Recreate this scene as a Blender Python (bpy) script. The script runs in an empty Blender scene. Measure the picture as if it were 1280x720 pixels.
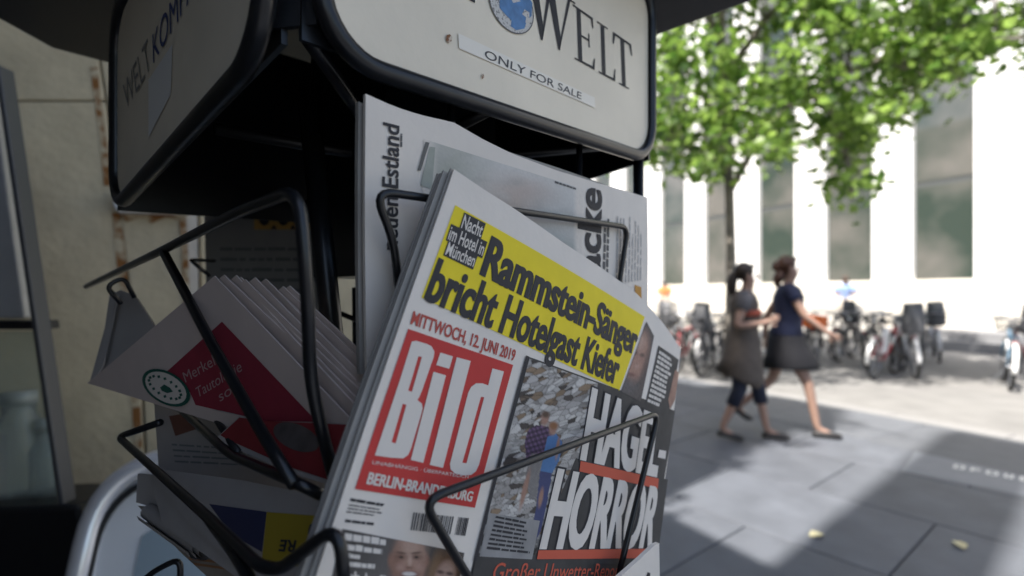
import bpy, bmesh, math, random
import numpy as np
from mathutils import Vector, Matrix
from mathutils.geometry import tessellate_polygon
random.seed(7)
rad = math.radians
SC = bpy.context.scene
COL = SC.collection

# ------------------------------------------------------------------ camera, sky, sun, exposure
F, CX, CY, H = 640.0, 640.0, 368.0, 1.35          # lens in reference pixels, horizon row, eye height
cam = bpy.data.cameras.new('camera')
cam.sensor_width = 36; cam.lens = 18.0; cam.shift_y = 8 / 1280
cam.clip_start = 0.02; cam.clip_end = 1500
cam.dof.use_dof = True; cam.dof.focus_distance = 0.43; cam.dof.aperture_fstop = 3.4
camo = bpy.data.objects.new('camera', cam); COL.objects.link(camo)
camo.location = (0, 0, H); camo.rotation_euler = (rad(90), 0, 0)
SC.camera = camo

SUN_AZ = Vector((-0.763, -0.646)); SUN_EL = rad(58)
world = bpy.data.worlds.new('World'); SC.world = world; world.use_nodes = True
wn = world.node_tree.nodes; wl = world.node_tree.links
sky = wn.new('ShaderNodeTexSky'); sky.sky_type = 'NISHITA'; sky.sun_disc = False
sky.air_density = 1.0; sky.dust_density = 2.5; sky.ozone_density = .6
sky.sun_elevation = SUN_EL; sky.sun_rotation = math.atan2(SUN_AZ.x, SUN_AZ.y)
wl.new(sky.outputs[0], wn['Background'].inputs[0]); wn['Background'].inputs[1].default_value = 0.095
sun = bpy.data.lights.new('sun', 'SUN'); sun.energy = 5.0; sun.angle = rad(0.9); sun.color = (1, .955, .89)
suno = bpy.data.objects.new('sun', sun); COL.objects.link(suno); suno.location = (-8, -8, 30)
suno.rotation_euler = Vector((SUN_AZ.x * math.cos(SUN_EL), SUN_AZ.y * math.cos(SUN_EL), math.sin(SUN_EL))).to_track_quat('Z', 'Y').to_euler()
vs = SC.view_settings
vs.view_transform = 'Standard'; vs.look = 'None'; vs.gamma = 1; vs.exposure = 1.45; vs.use_curve_mapping = False
SC.cycles.max_bounces = 8; SC.cycles.use_denoising = True

# ------------------------------------------------------------------ helpers
def ray(u, v): return Vector(((u - CX) / F, 1.0, -(v - CY) / F))
EYE = Vector((0, 0, H))
def at(u, v, y): return EYE + ray(u, v) * y         # a measured direction at its own distance
MATS = {}
def mat(name, col, rough=.6, metal=0, spec=.5, noise=0, nscale=20, bump=0, bscale=60, rnd=0, col2=None, thr=None, coat=0):
    if name in MATS: return MATS[name]
    m = bpy.data.materials.new(name); m.use_nodes = True
    n = m.node_tree.nodes; l = m.node_tree.links; b = n['Principled BSDF']
    b.inputs['Base Color'].default_value = (*col, 1); b.inputs['Roughness'].default_value = rough
    b.inputs['Metallic'].default_value = metal; b.inputs['Specular IOR Level'].default_value = spec
    b.inputs['Coat Weight'].default_value = coat
    tc = n.new('ShaderNodeTexCoord')
    out = None
    if noise or col2:
        t = n.new('ShaderNodeTexNoise'); t.inputs['Scale'].default_value = nscale; t.inputs['Detail'].default_value = 6
        l.new(tc.outputs['Object'], t.inputs['Vector'])
        r = n.new('ShaderNodeValToRGB'); l.new(t.outputs['Fac'], r.inputs[0])
        if col2:
            c2 = col2
        else:
            c2 = tuple(min(1, c * (1 + noise)) for c in col); col = tuple(c * (1 - noise) for c in col)
        lo, hi = thr or (.3, .7)
        r.color_ramp.elements[0].position = lo; r.color_ramp.elements[1].position = hi
        r.color_ramp.elements[0].color = (*col, 1); r.color_ramp.elements[1].color = (*c2, 1)
        out = r.outputs[0]
        l.new(out, b.inputs['Base Color'])
    if rnd:
        oi = n.new('ShaderNodeObjectInfo'); hs = n.new('ShaderNodeHueSaturation')
        mr = n.new('ShaderNodeMapRange'); mr.inputs[3].default_value = 1 - rnd; mr.inputs[4].default_value = 1 + rnd
        l.new(oi.outputs['Random'], mr.inputs[0]); l.new(mr.outputs[0], hs.inputs['Value'])
        if out: l.new(out, hs.inputs['Color'])
        else: hs.inputs['Color'].default_value = (*col, 1)
        l.new(hs.outputs[0], b.inputs['Base Color'])
    if bump:
        t2 = n.new('ShaderNodeTexNoise'); t2.inputs['Scale'].default_value = bscale; t2.inputs['Detail'].default_value = 5
        l.new(tc.outputs['Object'], t2.inputs['Vector'])
        bp = n.new('ShaderNodeBump'); bp.inputs['Strength'].default_value = bump; bp.inputs['Distance'].default_value = .01
        l.new(t2.outputs['Fac'], bp.inputs['Height']); l.new(bp.outputs[0], b.inputs['Normal'])
    MATS[name] = m
    return m

class MB:
    def __init__(s): s.v = []; s.f = []
    def add(s, vs, fs):
        k = len(s.v); s.v += [Vector(p) for p in vs]; s.f += [tuple(i + k for i in f) for f in fs]; return s
    def box(s, a, b):
        x0, y0, z0 = a; x1, y1, z1 = b
        return s.add([(x0,y0,z0),(x1,y0,z0),(x1,y1,z0),(x0,y1,z0),(x0,y0,z1),(x1,y0,z1),(x1,y1,z1),(x0,y1,z1)],
                     [(0,3,2,1),(4,5,6,7),(0,1,5,4),(1,2,6,5),(2,3,7,6),(3,0,4,7)])
    def obox(s, o, ax, ay, az):
        o = Vector(o); ax = Vector(ax); ay = Vector(ay); az = Vector(az)
        return s.add([o, o+ax, o+ax+ay, o+ay, o+az, o+ax+az, o+ax+ay+az, o+ay+az],
                     [(0,3,2,1),(4,5,6,7),(0,1,5,4),(1,2,6,5),(2,3,7,6),(3,0,4,7)])
    def prism(s, pts, ext):
        n = len(pts); pts = [Vector(p) for p in pts]; ext = Vector(ext)
        return s.add(pts + [p + ext for p in pts], [tuple(range(n)), tuple(range(2*n-1, n-1, -1))] +
                     [(i, i+n, (i+1) % n + n, (i+1) % n) for i in range(n)])
    def tube(s, pts, r, n=8, closed=False, flat=None):
        pts = [Vector(p) for p in pts]; m = len(pts)
        rs = r if isinstance(r, (list, tuple)) else [r] * m
        rings = []; up = None
        for i, p in enumerate(pts):
            a = pts[i-1] if (i > 0 or closed) else p
            c = pts[(i+1) % m] if (i < m-1 or closed) else p
            t = (c - a).normalized()
            if up is None:
                up = Vector((0, 0, 1)) if abs(t.z) < .9 else Vector((1, 0, 0))
            x = (up - t * up.dot(t)).normalized(); y = t.cross(x); up = x
            rr = rs[i]; rx, ry = rr if isinstance(rr, tuple) else (rr, rr)
            rings.append([p + x * (rx * math.cos(2*math.pi*k/n)) + y * (ry * math.sin(2*math.pi*k/n)) for k in range(n)])
        vs = [q for g in rings for q in g]; fs = []
        for i in range(m if closed else m-1):
            j = (i+1) % m
            for k in range(n): fs.append((i*n+k, i*n+(k+1) % n, j*n+(k+1) % n, j*n+k))
        if not closed: fs += [tuple(range(n-1, -1, -1)), tuple(range((m-1)*n, m*n))]
        return s.add(vs, fs)
    def ell(s, c, r, n=12, m=8):
        c = Vector(c); vs = []; fs = []
        for i in range(m+1):
            th = math.pi * i / m
            for k in range(n):
                ph = 2*math.pi*k/n
                vs.append(c + Vector((r[0]*math.sin(th)*math.cos(ph), r[1]*math.sin(th)*math.sin(ph), r[2]*math.cos(th))))
        for i in range(m):
            for k in range(n): fs.append((i*n+k, (i+1)*n+k, (i+1)*n+(k+1) % n, i*n+(k+1) % n))
        return s.add(vs, fs)
    def build(s, name, m, parent=None, smooth=False, bevel=0):
        me = bpy.data.meshes.new(name); me.from_pydata([tuple(v) for v in s.v], [], s.f)
        if bevel:
            bm = bmesh.new(); bm.from_mesh(me)
            bmesh.ops.bevel(bm, geom=bm.edges[:], offset=bevel, segments=2, affect='EDGES', profile=.5)
            bm.to_mesh(me); bm.free()
        me.validate(); me.update()
        if smooth: me.polygons.foreach_set('use_smooth', [True] * len(me.polygons))
        me.materials.append(m)
        o = bpy.data.objects.new(name, me); COL.objects.link(o)
        if parent: adopt(o, parent)
        return o
def wloc(o):
    p = o.location.copy(); q = o.parent
    while q: p += q.location; q = q.parent
    return p
def adopt(o, parent):
    o.parent = parent
    if parent.get('base') is not None: o.location = -Vector(parent['base'])
def thing(name, label, cat, base=None, group=None, loc=None, rz=0):
    o = bpy.data.objects.new(name, None); COL.objects.link(o); o.empty_display_size = .1
    if base is not None: o.location = base; o['base'] = tuple(base)   # children stay in world coordinates
    if loc is not None: o.location = loc; o.rotation_euler = (0, 0, rz)
    return tag(o, label, cat, group)
def tag(o, label, cat, group=None):
    o['label'] = label; o['category'] = cat
    if group: o['group'] = group
    return o
def structure(o): o['kind'] = 'structure'; return o
def fillet(pts, r, n=5):
    pts = [Vector(p) for p in pts]; out = [pts[0]]
    for a, p, c in zip(pts, pts[1:], pts[2:]):
        d = min(r, (a-p).length*.45, (c-p).length*.45)
        s = p + (a-p).normalized()*d; e = p + (c-p).normalized()*d
        for i in range(n+1):
            t = i/n; out.append(s*(1-t)**2 + p*2*t*(1-t) + e*t*t)
    return out + [pts[-1]]

class Surf:                                            # a sheet of paper or a panel: a plane with a gentle bend
    def __init__(s, p0, e1, e2, bend=None):
        s.p = Vector(p0); s.e1 = Vector(e1).normalized(); s.e2 = Vector(e2).normalized()
        s.n = s.e1.cross(s.e2).normalized()
        if s.n.dot(s.p - EYE) > 0: s.n = -s.n
        s.bend = bend
    def uv(s, u, v):
        r = ray(u, v); q = r * ((s.p - EYE).dot(s.n) / r.dot(s.n)) + EYE - s.p
        return Vector((q.dot(s.e1), q.dot(s.e2)))
    def pt(s, ab, h=0):
        k = s.bend(ab[0], ab[1]) if s.bend else 0
        return s.p + s.e1*ab[0] + s.e2*ab[1] + s.n*(h + k)
    def px(s, u, v, h=0): return s.pt(s.uv(u, v), h)
def plane_px(a, b, c):
    """surface through three measured points (u, v, distance)"""
    A, B, C = at(*a), at(*b), at(*c); e1 = (B-A).normalized(); e2 = (C-A); e2 -= e1*e2.dot(e1)
    return Surf(A, e1, e2)
def resample(pts, n):
    pts = [Vector(p) for p in pts]; L = [0]
    for a, b in zip(pts, pts[1:]): L.append(L[-1] + (b-a).length)
    out = []
    for i in range(n+1):
        t = L[-1]*i/n; k = 0
        while k < len(L)-2 and L[k+1] < t: k += 1
        out.append(pts[k].lerp(pts[k+1], (t-L[k])/max(1e-9, L[k+1]-L[k])))
    return out
def sheet(sf, top, bot, h=0, thick=0, nx=24, ny=16, da=0, db=0, mb=None):
    """ruled sheet between two measured edges, with thickness"""
    T = resample([sf.uv(*p) for p in top], nx); B = resample([sf.uv(*p) for p in bot], nx)
    mb = mb or MB(); g = []
    off = Vector((da, db))
    for j in range(ny+1):
        for i in range(nx+1): g.append(sf.pt(T[i].lerp(B[i], j/ny) + off, h))
    w = nx+1
    fs = [(j*w+i, j*w+i+1, (j+1)*w+i+1, (j+1)*w+i) for j in range(ny) for i in range(nx)]
    if thick:
        n = len(g); g2 = [p - sf.n*thick for p in g]
        fs2 = [tuple(k+n for k in reversed(f)) for f in fs]
        rim = [i for i in range(w)] + [j*w+nx for j in range(1, ny+1)] + [ny*w+i for i in range(nx-1, -1, -1)] + [j*w for j in range(ny-1, 0, -1)]
        fs3 = [(rim[k], rim[k]+n, rim[(k+1) % len(rim)]+n, rim[(k+1) % len(rim)]) for k in range(len(rim))]
        return mb.add(g+g2, fs+fs2+fs3)
    return mb.add(g, fs)
def pquad(sf, c, h, nx=14, ny=8, mb=None):
    """printed quad: corners top-left, top-right, bottom-right, bottom-left"""
    return sheet(sf, [c[0], c[1]], [c[3], c[2]], h, 0, nx, ny, mb=mb)
def ppoly(sf, pts, h, mb=None):
    mb = mb or MB(); q = [sf.uv(*p) for p in pts]
    tri = tessellate_polygon([[Vector((a[0], a[1], 0)) for a in q]])
    return mb.add([sf.pt(a, h) for a in q], [tuple(t) for t in tri])
def pell(sf, c, ax, bx, h, n=28, mb=None, inner=0):
    """printed ellipse: centre, end of one axis, end of the other (measured)"""
    mb = mb or MB(); o = sf.uv(*c); A = sf.uv(*ax)-o; B = sf.uv(*bx)-o
    P = [o + A*math.cos(2*math.pi*i/n) + B*math.sin(2*math.pi*i/n) for i in range(n)]
    if inner:
        Q = [o + (p-o)*inner for p in P]
        return mb.add([sf.pt(p, h) for p in P+Q], [(i, (i+1) % n, n+(i+1) % n, n+i) for i in range(n)])
    return mb.add([sf.pt(p, h) for p in P], [tuple(range(n))])
FONT = {}
def glyphs(s, bold):
    k = (s, bold)
    if k not in FONT:
        c = bpy.data.curves.new('t', 'FONT'); c.body = s; c.resolution_u = 4; c.offset = bold; c.fill_mode = 'FRONT'
        o = bpy.data.objects.new('t', c); COL.objects.link(o)
        me = o.evaluated_get(bpy.context.evaluated_depsgraph_get()).to_mesh()
        vs = [v.co.copy() for v in me.vertices]; fs = [tuple(p.vertices) for p in me.polygons]
        COL.objects.unlink(o); bpy.data.objects.remove(o); bpy.data.curves.remove(c)
        FONT[k] = (vs, fs)
    return FONT[k]
CAP = None
def ptext(sf, s, b0, b1, t0, h, bold=0.02, mb=None, fat=0):
    """printed line: baseline start, baseline end, top of the first capital (measured)"""
    global CAP
    if CAP is None: CAP = max(v.y for v in glyphs('H', 0)[0])
    vs, fs = glyphs(s, bold); x0 = min(v.x for v in vs); x1 = max(v.x for v in vs)
    o = sf.uv(*b0); R = sf.uv(*b1)-o; U = sf.uv(*t0)-o; mb = mb or MB()
    for i, sh in enumerate((-fat, fat, 0) if fat else (0,)):
        mb.add([sf.pt(o + R*((v.x-x0+sh)/(x1-x0)) + U*(v.y/CAP), h + .00005*i) for v in vs], fs)
    return mb
def photo_print(sf, c, h, nx, ny, fn, name, parent):
    """a printed photograph: a fine grid whose ink colours are mixed by fn(u, v) on measured coordinates"""
    mb = sheet(sf, [c[0], c[1]], [c[3], c[2]], h, 0, nx, ny)
    P = np.array([tuple(p) for p in mb.v]); U = CX + F*P[:,0]/P[:,1]; V_ = CY - F*(P[:,2]-H)/P[:,1]
    rgb = np.clip(fn(U, V_), 0.004, .85)
    if 'halftone' not in MATS:
        m = mat('halftone', (.5,.5,.5), .75); ca = m.node_tree.nodes.new('ShaderNodeVertexColor'); ca.layer_name = 'ink'
        m.node_tree.links.new(ca.outputs[0], m.node_tree.nodes['Principled BSDF'].inputs['Base Color'])
    o = mb.build(name, MATS['halftone'], parent)
    at_ = o.data.color_attributes.new('ink', 'FLOAT_COLOR', 'POINT')
    at_.data.foreach_set('color', np.concatenate([rgb, np.ones((len(rgb), 1))], 1).astype(np.float32).ravel())
    return o
def blob(U, V_, cx, cy, rx, ry, ang=0, soft=.35):
    c, s_ = math.cos(rad(ang)), math.sin(rad(ang)); x = (U-cx)*c + (V_-cy)*s_; y = -(U-cx)*s_ + (V_-cy)*c
    d = np.sqrt((x/rx)**2 + (y/ry)**2); return np.clip((1+soft-d)/(2*soft), 0, 1)[:, None]
def over(img, a, col): return img*(1-a) + np.array(col)[None, :]*a
def grain(n_, amp, seed): return 1 + np.random.RandomState(seed).normal(0, amp, n_)[:, None]
def inpoly(U, V_, pts):
    ins = np.zeros(len(U), bool); k = len(pts)
    for i in range(k):
        (x0, y0), (x1, y1) = pts[i], pts[(i+1) % k]
        if y0 == y1: continue
        c = ((y0 > V_) != (y1 > V_)) & (U < (x1-x0)*(V_-y0)/(y1-y0)+x0); ins ^= c
    return ins[:, None].astype(float)
def greek(sf, c, rows, h, fill=.6, wmin=.03, wmax=.12, mb=None, rng=random.Random(3)):
    """rows of unreadably small print inside a quad"""
    mb = mb or MB(); q = [sf.uv(*p) for p in c]
    def P(x, y): return sf.pt((q[0].lerp(q[1], x)).lerp(q[3].lerp(q[2], x), y), h)
    for r in range(rows):
        y0 = (r+.5-fill/2)/rows; y1 = (r+.5+fill/2)/rows; x = 0; end = rng.uniform(.72, 1)
        while x < end:
            w = rng.uniform(wmin, wmax); e = min(end, x+w)
            d = rng.uniform(-.12, .12)*fill/rows
            mb.add([P(x, y1), P(e, y1), P(e, y0+d), P(x, y0+d)], [(0, 1, 2, 3)]); x = e + rng.uniform(.012, .03)
    return mb

# ------------------------------------------------------------------ street frame: N across the street, D along it
N2 = Vector((.877, .48, 0)).normalized(); D2 = Vector((-.48, .877, 0)).normalized(); Z = Vector((0, 0, 1))
def st(s, t, z=0): return N2*s + D2*t + Z*z

# ------------------------------------------------------------------ ground
g = structure(MB().add([(-300,-300,-.05),(300,-300,-.05),(300,300,-.05),(-300,300,-.05)], [(0,1,2,3)]).build('ground', mat('asphalt', (.07,.07,.075), .9, noise=.2, nscale=3)))
m_slab = mat('slab', (.088,.095,.110), .62, noise=.20, nscale=3.2, bump=.25, bscale=70, rnd=.09)
m_bed = mat('slab_bed', (.045,.045,.048), .9, noise=.2)
S_EDGE = 6.35
pav = structure(MB().add([st(-40,-40,-.02), st(S_EDGE,-40,-.02), st(S_EDGE,60,-.02), st(-40,60,-.02)], [(0,1,2,3)]).build('pavement', m_bed))
e_a = Vector((-.63, .777, 0)).normalized(); e_b = Vector((.777, .63, 0)).normalized()
SA, SB = 1.24, .9
def slab_mesh():
    mb = MB().box((.005, .005, -.05), (SA-.005, SB-.005, 0))
    o = mb.build('paving_slab', m_slab, bevel=.004); return o
proto = slab_mesh(); first = True
ang = math.atan2(e_a.y, e_a.x)
cnt = 0
for ib in range(-4, 10):
    for ia in range(-7, 9):
        off = .55*(ib % 2)
        c = e_a*(ia*SA + off + SA/2 + .22) + e_b*((ib+.5)*SB + .24)
        s_, t_ = c.dot(N2), c.dot(D2)
        if not (-1.0 < s_ < S_EDGE-.56 and -2.6 < t_ < 9): continue
        o = proto if first else proto.copy()
        if not first: COL.objects.link(o)
        first = False
        o.parent = pav
        # mesh local x along e_a, y to its left; turned so that y runs along -e_b
        o.location = e_a*(ia*SA + off + .22) + e_b*((ib+1)*SB + .24) + Z*random.uniform(-.0012, .0012)
        o.rotation_euler = (0, 0, ang)
        if c.dot(e_b) > 3.6: pass
        cnt += 1
# border band of long slabs along the kerb
m_band = mat('border_slab', (.096,.102,.114), .6, noise=.1, nscale=5, bump=.2, rnd=.07)
for i in range(16):
    MB().obox(st(S_EDGE-1.2, -4+i*1.1+.005, -.05), N2*1.195, D2*1.09, Z*.053).build('border_slab', m_band, pav, bevel=.004)
m_kerb = mat('kerb_granite', (.21,.205,.20), .7, noise=.15, nscale=40, bump=.3, rnd=.06)
kerb = structure(MB().obox(st(S_EDGE, -40, -.3), N2*.3, D2*36, Z*.29).build('kerb', m_kerb))
for i in range(22):
    MB().obox(st(S_EDGE+.003, -4+i*1.0+.005, -.2), N2*.294, D2*.99, Z*.196).build('kerb_stone', m_kerb, kerb, bevel=.008)
m_plaza = mat('plaza_setts', (.165,.16,.153), .85, noise=.14, nscale=2.5, bump=.5, bscale=30)
structure(MB().add([st(S_EDGE+.3,-60,-.04), st(60,-60,-.04), st(60,80,-.04), st(S_EDGE+.3,80,-.04)], [(0,1,2,3)]).build('road', m_plaza))
# paler lettered slab
m_pale = mat('pale_slab', (.16,.17,.19), .55, noise=.08, nscale=6)
def gp(u, v, z=0): y = (H-z)*F/(v-CY); return at(u, v, y)
pl = thing('lettered_slab', 'paler lettered inscription slab set into the dark pavement', 'paving slab', base=tuple(gp(1200, 590)))
q = [gp(1127,589), gp(1340,632), gp(1330,597), gp(1148,559)]
MB().prism([p + Z*.0025 for p in q], (0,0,-.02)).build('slab_face', m_pale, pl)
mb = MB(); ex = (q[1]-q[0]).normalized(); ey = (q[3]-q[0]); ey = (ey-ex*ey.dot(ex)).normalized()
o0 = gp(1191, 585) + Z*.0045
x = 0; SCL = .55
for w, kind in ((.13,0),(.11,1),(.13,0),(.10,2),(.12,0),(.12,1)):
    a = o0 + ex*x
    for (xx, yy, ww, hh) in {0:((0,0,.03,.2),(.03,.16,w-.04,.04),(.03,0,w-.04,.04),(w-.04,.04,.03,.12)),1:((0,0,.03,.2),(.03,.08,w-.04,.04),(.03,.16,w-.04,.04)),2:((0,0,.03,.2),(.03,0,w-.04,.04),(w-.04,.04,.03,.16))}[kind]:
        b = a + ex*xx*SCL + ey*yy*SCL; mb.add([b, b+ex*ww*SCL, b+ex*ww*SCL+ey*hh*SCL, b+ey*hh*SCL], [(0,1,2,3)])
    x += (w + .05)*SCL
mb.build('inscription', mat('inset_white', (.75,.74,.70), .5), pl)
# fallen leaves
m_dry = mat('dry_leaf', (.55,.50,.30), .7, noise=.2, nscale=60)
for (u, v, a, lab) in ((1021,671,.3,'dry yellow leaf lying below the sunlit patch edge'), (1200,683,1.2,'dry pale leaf lying on open shaded slabs')):
    p = gp(u, v); mb = MB(); c, s_ = math.cos(a), math.sin(a)
    ring = [(.05,0),(.028,.022),(0,.034),(-.03,.02),(-.052,.003),(-.03,-.022),(0,-.03),(.03,-.02)]
    vs_ = [p + Vector((x*c-y*s_, x*s_+y*c, .008+.012*abs(y)/.03)) for x, y in ring] + [p + Vector((0,0,.004))]
    mb.add(vs_, [(i, (i+1) % 8, 8) for i in range(8)])
    lf = mb.build('fallen_leaf', m_dry); tag(lf, lab, 'leaf')

# ------------------------------------------------------------------ white pillared building across the street
m_white = mat('white_render', (.78,.77,.75), .75, noise=.04, nscale=2, bump=.1)
m_cream = mat('cream_plinth', (.66,.62,.55), .75, noise=.08, nscale=3, bump=.2)
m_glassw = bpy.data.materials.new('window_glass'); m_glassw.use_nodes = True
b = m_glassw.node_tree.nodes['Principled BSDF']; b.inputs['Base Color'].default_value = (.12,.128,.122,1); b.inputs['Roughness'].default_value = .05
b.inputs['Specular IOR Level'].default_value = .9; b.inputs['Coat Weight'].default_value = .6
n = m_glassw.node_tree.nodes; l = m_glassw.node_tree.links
tc = n.new('ShaderNodeTexCoord'); nt = n.new('ShaderNodeTexNoise'); nt.inputs['Scale'].default_value = .55; nt.inputs['Detail'].default_value = 3  # noise in the base colour stands in for large soft reflections
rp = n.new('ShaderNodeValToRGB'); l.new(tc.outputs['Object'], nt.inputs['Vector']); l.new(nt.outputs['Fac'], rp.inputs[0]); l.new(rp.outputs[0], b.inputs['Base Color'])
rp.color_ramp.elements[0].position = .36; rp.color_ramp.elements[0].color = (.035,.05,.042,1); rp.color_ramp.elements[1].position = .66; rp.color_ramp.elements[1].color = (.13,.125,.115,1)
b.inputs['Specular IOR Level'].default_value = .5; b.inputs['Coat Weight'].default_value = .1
m_frame = mat('window_frame', (.07,.075,.075), .45)
A2 = Vector((12.25, 14.0, 0)); FS = A2.dot(N2); FT = A2.dot(D2)
def fc(t, depth, z): return st(FS + depth, FT + t, z)
bl = thing('pillared_building', 'large white building with broad pillars and tall dark windows behind the bicycles', 'building', base=tuple(fc(2, 0, 0)))
T0, K0, K1 = 1.12, -5, 8
def fbox(t0, t1, d0, d1, z0, z1): return MB().obox(fc(t0, d0, z0), D2*(t1-t0), N2*(d1-d0), Z*(z1-z0))
MB().obox(fc(-13, .42, 0), D2*36, N2*8, Z*15.0).build('wall', m_cream, bl)
fbox(-13, 23, -.06, .415, 0, 1.72).build('plinth', m_cream, bl)
fbox(-13, 23, -.10, .415, 14.0, 15.2).build('cornice', m_white, bl)
for k in range(K0, K1+1):
    t0 = T0 + 2.5*k
    fbox(t0, t0+1.08, 0, .41, 1.725, 14.0).build('pillar', m_white, bl)
    if k == K1: continue
    w0, w1 = t0+1.085, t0+2.495
    wd = fbox(w0, w1, .18, .22, 1.73, 13.9).build('window', m_frame, bl)
    for z0, z1 in ((1.80,4.46),(4.62,7.35),(7.5,10.25),(10.4,13.8)):
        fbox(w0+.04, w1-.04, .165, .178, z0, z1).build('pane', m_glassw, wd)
    fbox(w0, w1, .03, .163, 1.73, 1.775).build('sill', m_cream, bl)
stp = fbox(-9, 1.15, -1.6, -.07, -.05, .42).build('stone_step', mat('grey_step', (.20,.20,.205), .7), bl)
stp2 = fbox(-9, 1.15, -2.0, -1.603, -.05, .2).build('stone_step', MATS['grey_step'], bl)

# ------------------------------------------------------------------ our side: shop building behind and beside the rack
m_stone = mat('beige_stone', (.54,.455,.30), .85, noise=.13, nscale=7, bump=.25, bscale=45)
shop = thing('shop_building', 'beige stone shop building with stained pier beside the newspaper rack', 'building', base=tuple(st(-3, 4, 0)))
m_front = mat('dark_shade_wall', (.045,.042,.04), .5, noise=.2)  # dark tone of the unseen walls cuts bounce onto the rack's left face
MB().obox(st(-7, -1.3, -.02), N2*6.4, D2*1.55, Z*4.85).build('shade_wing', m_front, shop)  # unseen wing, added to block sun and sky from the rack
MB().obox(st(-7, .255, -.02), N2*6.3, D2*1.86, Z*5.0).build('shade_link', m_front, shop)  # unseen wall, its height sets the near edge of the sun patch
MB().obox(st(-1.0, .24, 4.47), N2*.3, D2*.69, Z*6.95).build('shade_tower', m_stone, shop)  # unseen tower added to cast the dark strip beside the sun patch
MB().obox(st(-9, 2.12, -.02), N2*8.2, D2*30, Z*11.2).build('shade_block', m_stone, shop)  # unseen block placed to keep the women and far pavement in shade
for i, (t0, w_, h_) in enumerate(((2.15,.7,.5),(3.2,.5,.9),(4.4,1.4,.35),(6.4,.8,.7))):
    MB().obox(st(-1.8, t0, 11.18), N2*.98, D2*w_, Z*h_).build('shade_parapet', m_stone, shop)  # unseen roof blocks added to make the cast shade edge uneven
m_stone2 = mat('beige_stone_panel', (.53,.45,.30), .85, noise=.10, nscale=9, bump=.25, bscale=45)
m_rust = mat('rust_stain', (.24,.10,.025), .9, col2=(.53,.45,.30), nscale=26, thr=(.42,.60))
YP = 1.62
PN = Vector((.5, -.866, 0)); PC = PN.dot(at(150, 368, YP) - EYE)      # the pier's face is turned towards the street
def yp(u, off): return (PC + .9*(YP-off))/PN.dot(ray(u, 368))
def slab_px(poly, y, th, name, m, parent=shop, bev=0):
    if parent is shop: return MB().prism([at(u, v, yp(u, y)) for u, v in poly], PN*-th).build(name, m, parent, bevel=bev)
    return MB().prism([at(u, v, y) for u, v in poly], (0, th, 0)).build(name, m, parent, bevel=bev)
MB().prism([(*at(u, 368, yp(u, YP+.09)).xy, -.02) for u in (-250, 505)] + [(*at(u, 368, yp(u, YP+.09)).xy, 4.4) for u in (505, -250)], PN*-.3).build('pier', m_stone, shop)
slab_px([(-240,-700),(70,-700),(111,0),(131,125),(-240,125)], YP, .1, 'stone_panel', m_stone, bev=.004)
slab_px([(-240,127),(131.4,127),(146,255),(176,480),(205,1200),(-240,1200)], YP, .1, 'stone_panel', m_stone, bev=.004)
slab_px([(72.5,-700),(262,-700),(262,236),(146.5,236),(133.5,125),(113.5,0)], YP+.002, .1, 'stone_panel', m_stone2, bev=.004)
slab_px([(150,268),(230,268),(236,480),(236,1200),(208,1200),(179,480)], YP+.002, .1, 'stone_panel', m_stone2, bev=.004)
slab_px([(232.5,258),(246,258),(262,1200),(239,1200),(238,480)], YP+.006, .1, 'stone_edge', mat('pale_stone', (.62,.56,.46), .8, noise=.08))
slab_px([(249,230),(500,230),(500,1200),(265,1200)], YP+.03, .08, 'stone_panel', m_stone, bev=.004)
slab_px([(141,238),(236,246),(236,267),(146,265),(141,256)], YP-.05, .06, 'ledge', mat('white_ledge', (.62,.62,.61), .6, noise=.1), bev=.006)
def stain(poly): slab_px(poly, YP-.002, .0015, 'stain', m_rust)
stain([(113,84),(122,84),(126,130),(135,190),(140,232),(130,232),(124,170),(117,120)])
stain([(140,266),(150,266),(155,300),(160,350),(168,420),(174,480),(178,560),(168,560),(163,470),(152,380),(145,320)])
stain([(150,266.5),(232,266.5),(232,276),(208,271),(190,279),(175,272),(158,278)])
stain([(224,272),(233,272),(236,330),(238,400),(230,400),(228,330)])
# glass showcase with slanted side, left of the rack
m_steel = mat('brushed_steel', (.42,.42,.41), .4, metal=.15, noise=.05, nscale=30)
m_clear = bpy.data.materials.new('clear_glass'); m_clear.use_nodes = True
nb = m_clear.node_tree.nodes['Principled BSDF']; nb.inputs['Transmission Weight'].default_value = .85; nb.inputs['Roughness'].default_value = .08
nb.inputs['Base Color'].default_value = (.75,.82,.78,1); nb.inputs['IOR'].default_value = 1.15
m_blk = mat('black_plastic', (.006,.006,.008), .42, noise=.15, nscale=30)
case = thing('glass_showcase', 'grey glass showcase with slanted steel side standing before the stone pier', 'showcase', base=(-1.4, 1.28, 0))
def case_px(poly, y, th, name, m, bev=0): return slab_px(poly, y, th, name, m, case, bev)
case_px([(-160,80),(-14,80),(30,398),(-160,398)], 1.24, .04, 'metal_panel', m_steel, .004)
case_px([(-160,401),(46,401),(48,412),(-160,412)], 1.22, .06, 'rail', m_blk, .003)
case_px([(-160,414),(44,414),(74,640),(-160,640)], 1.26, .010, 'glass_pane', m_clear)
case_px([(-9,80),(-2,80),(80,640),(73,640)], 1.21, .04, 'steel_bar', mat('dark_steel', (.06,.062,.065), .4), .004)
case_px([(-160,642),(96,632),(104,660),(106,972),(-160,972)], 1.20, .16, 'base_box', m_blk, .01)
m_jar = bpy.data.materials.new('jar_glass'); m_jar.use_nodes = True
nb = m_jar.node_tree.nodes['Principled BSDF']; nb.inputs['Transmission Weight'].default_value = .8; nb.inputs['Roughness'].default_value = .05; nb.inputs['Base Color'].default_value = (.85,.9,.9,1)
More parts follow.
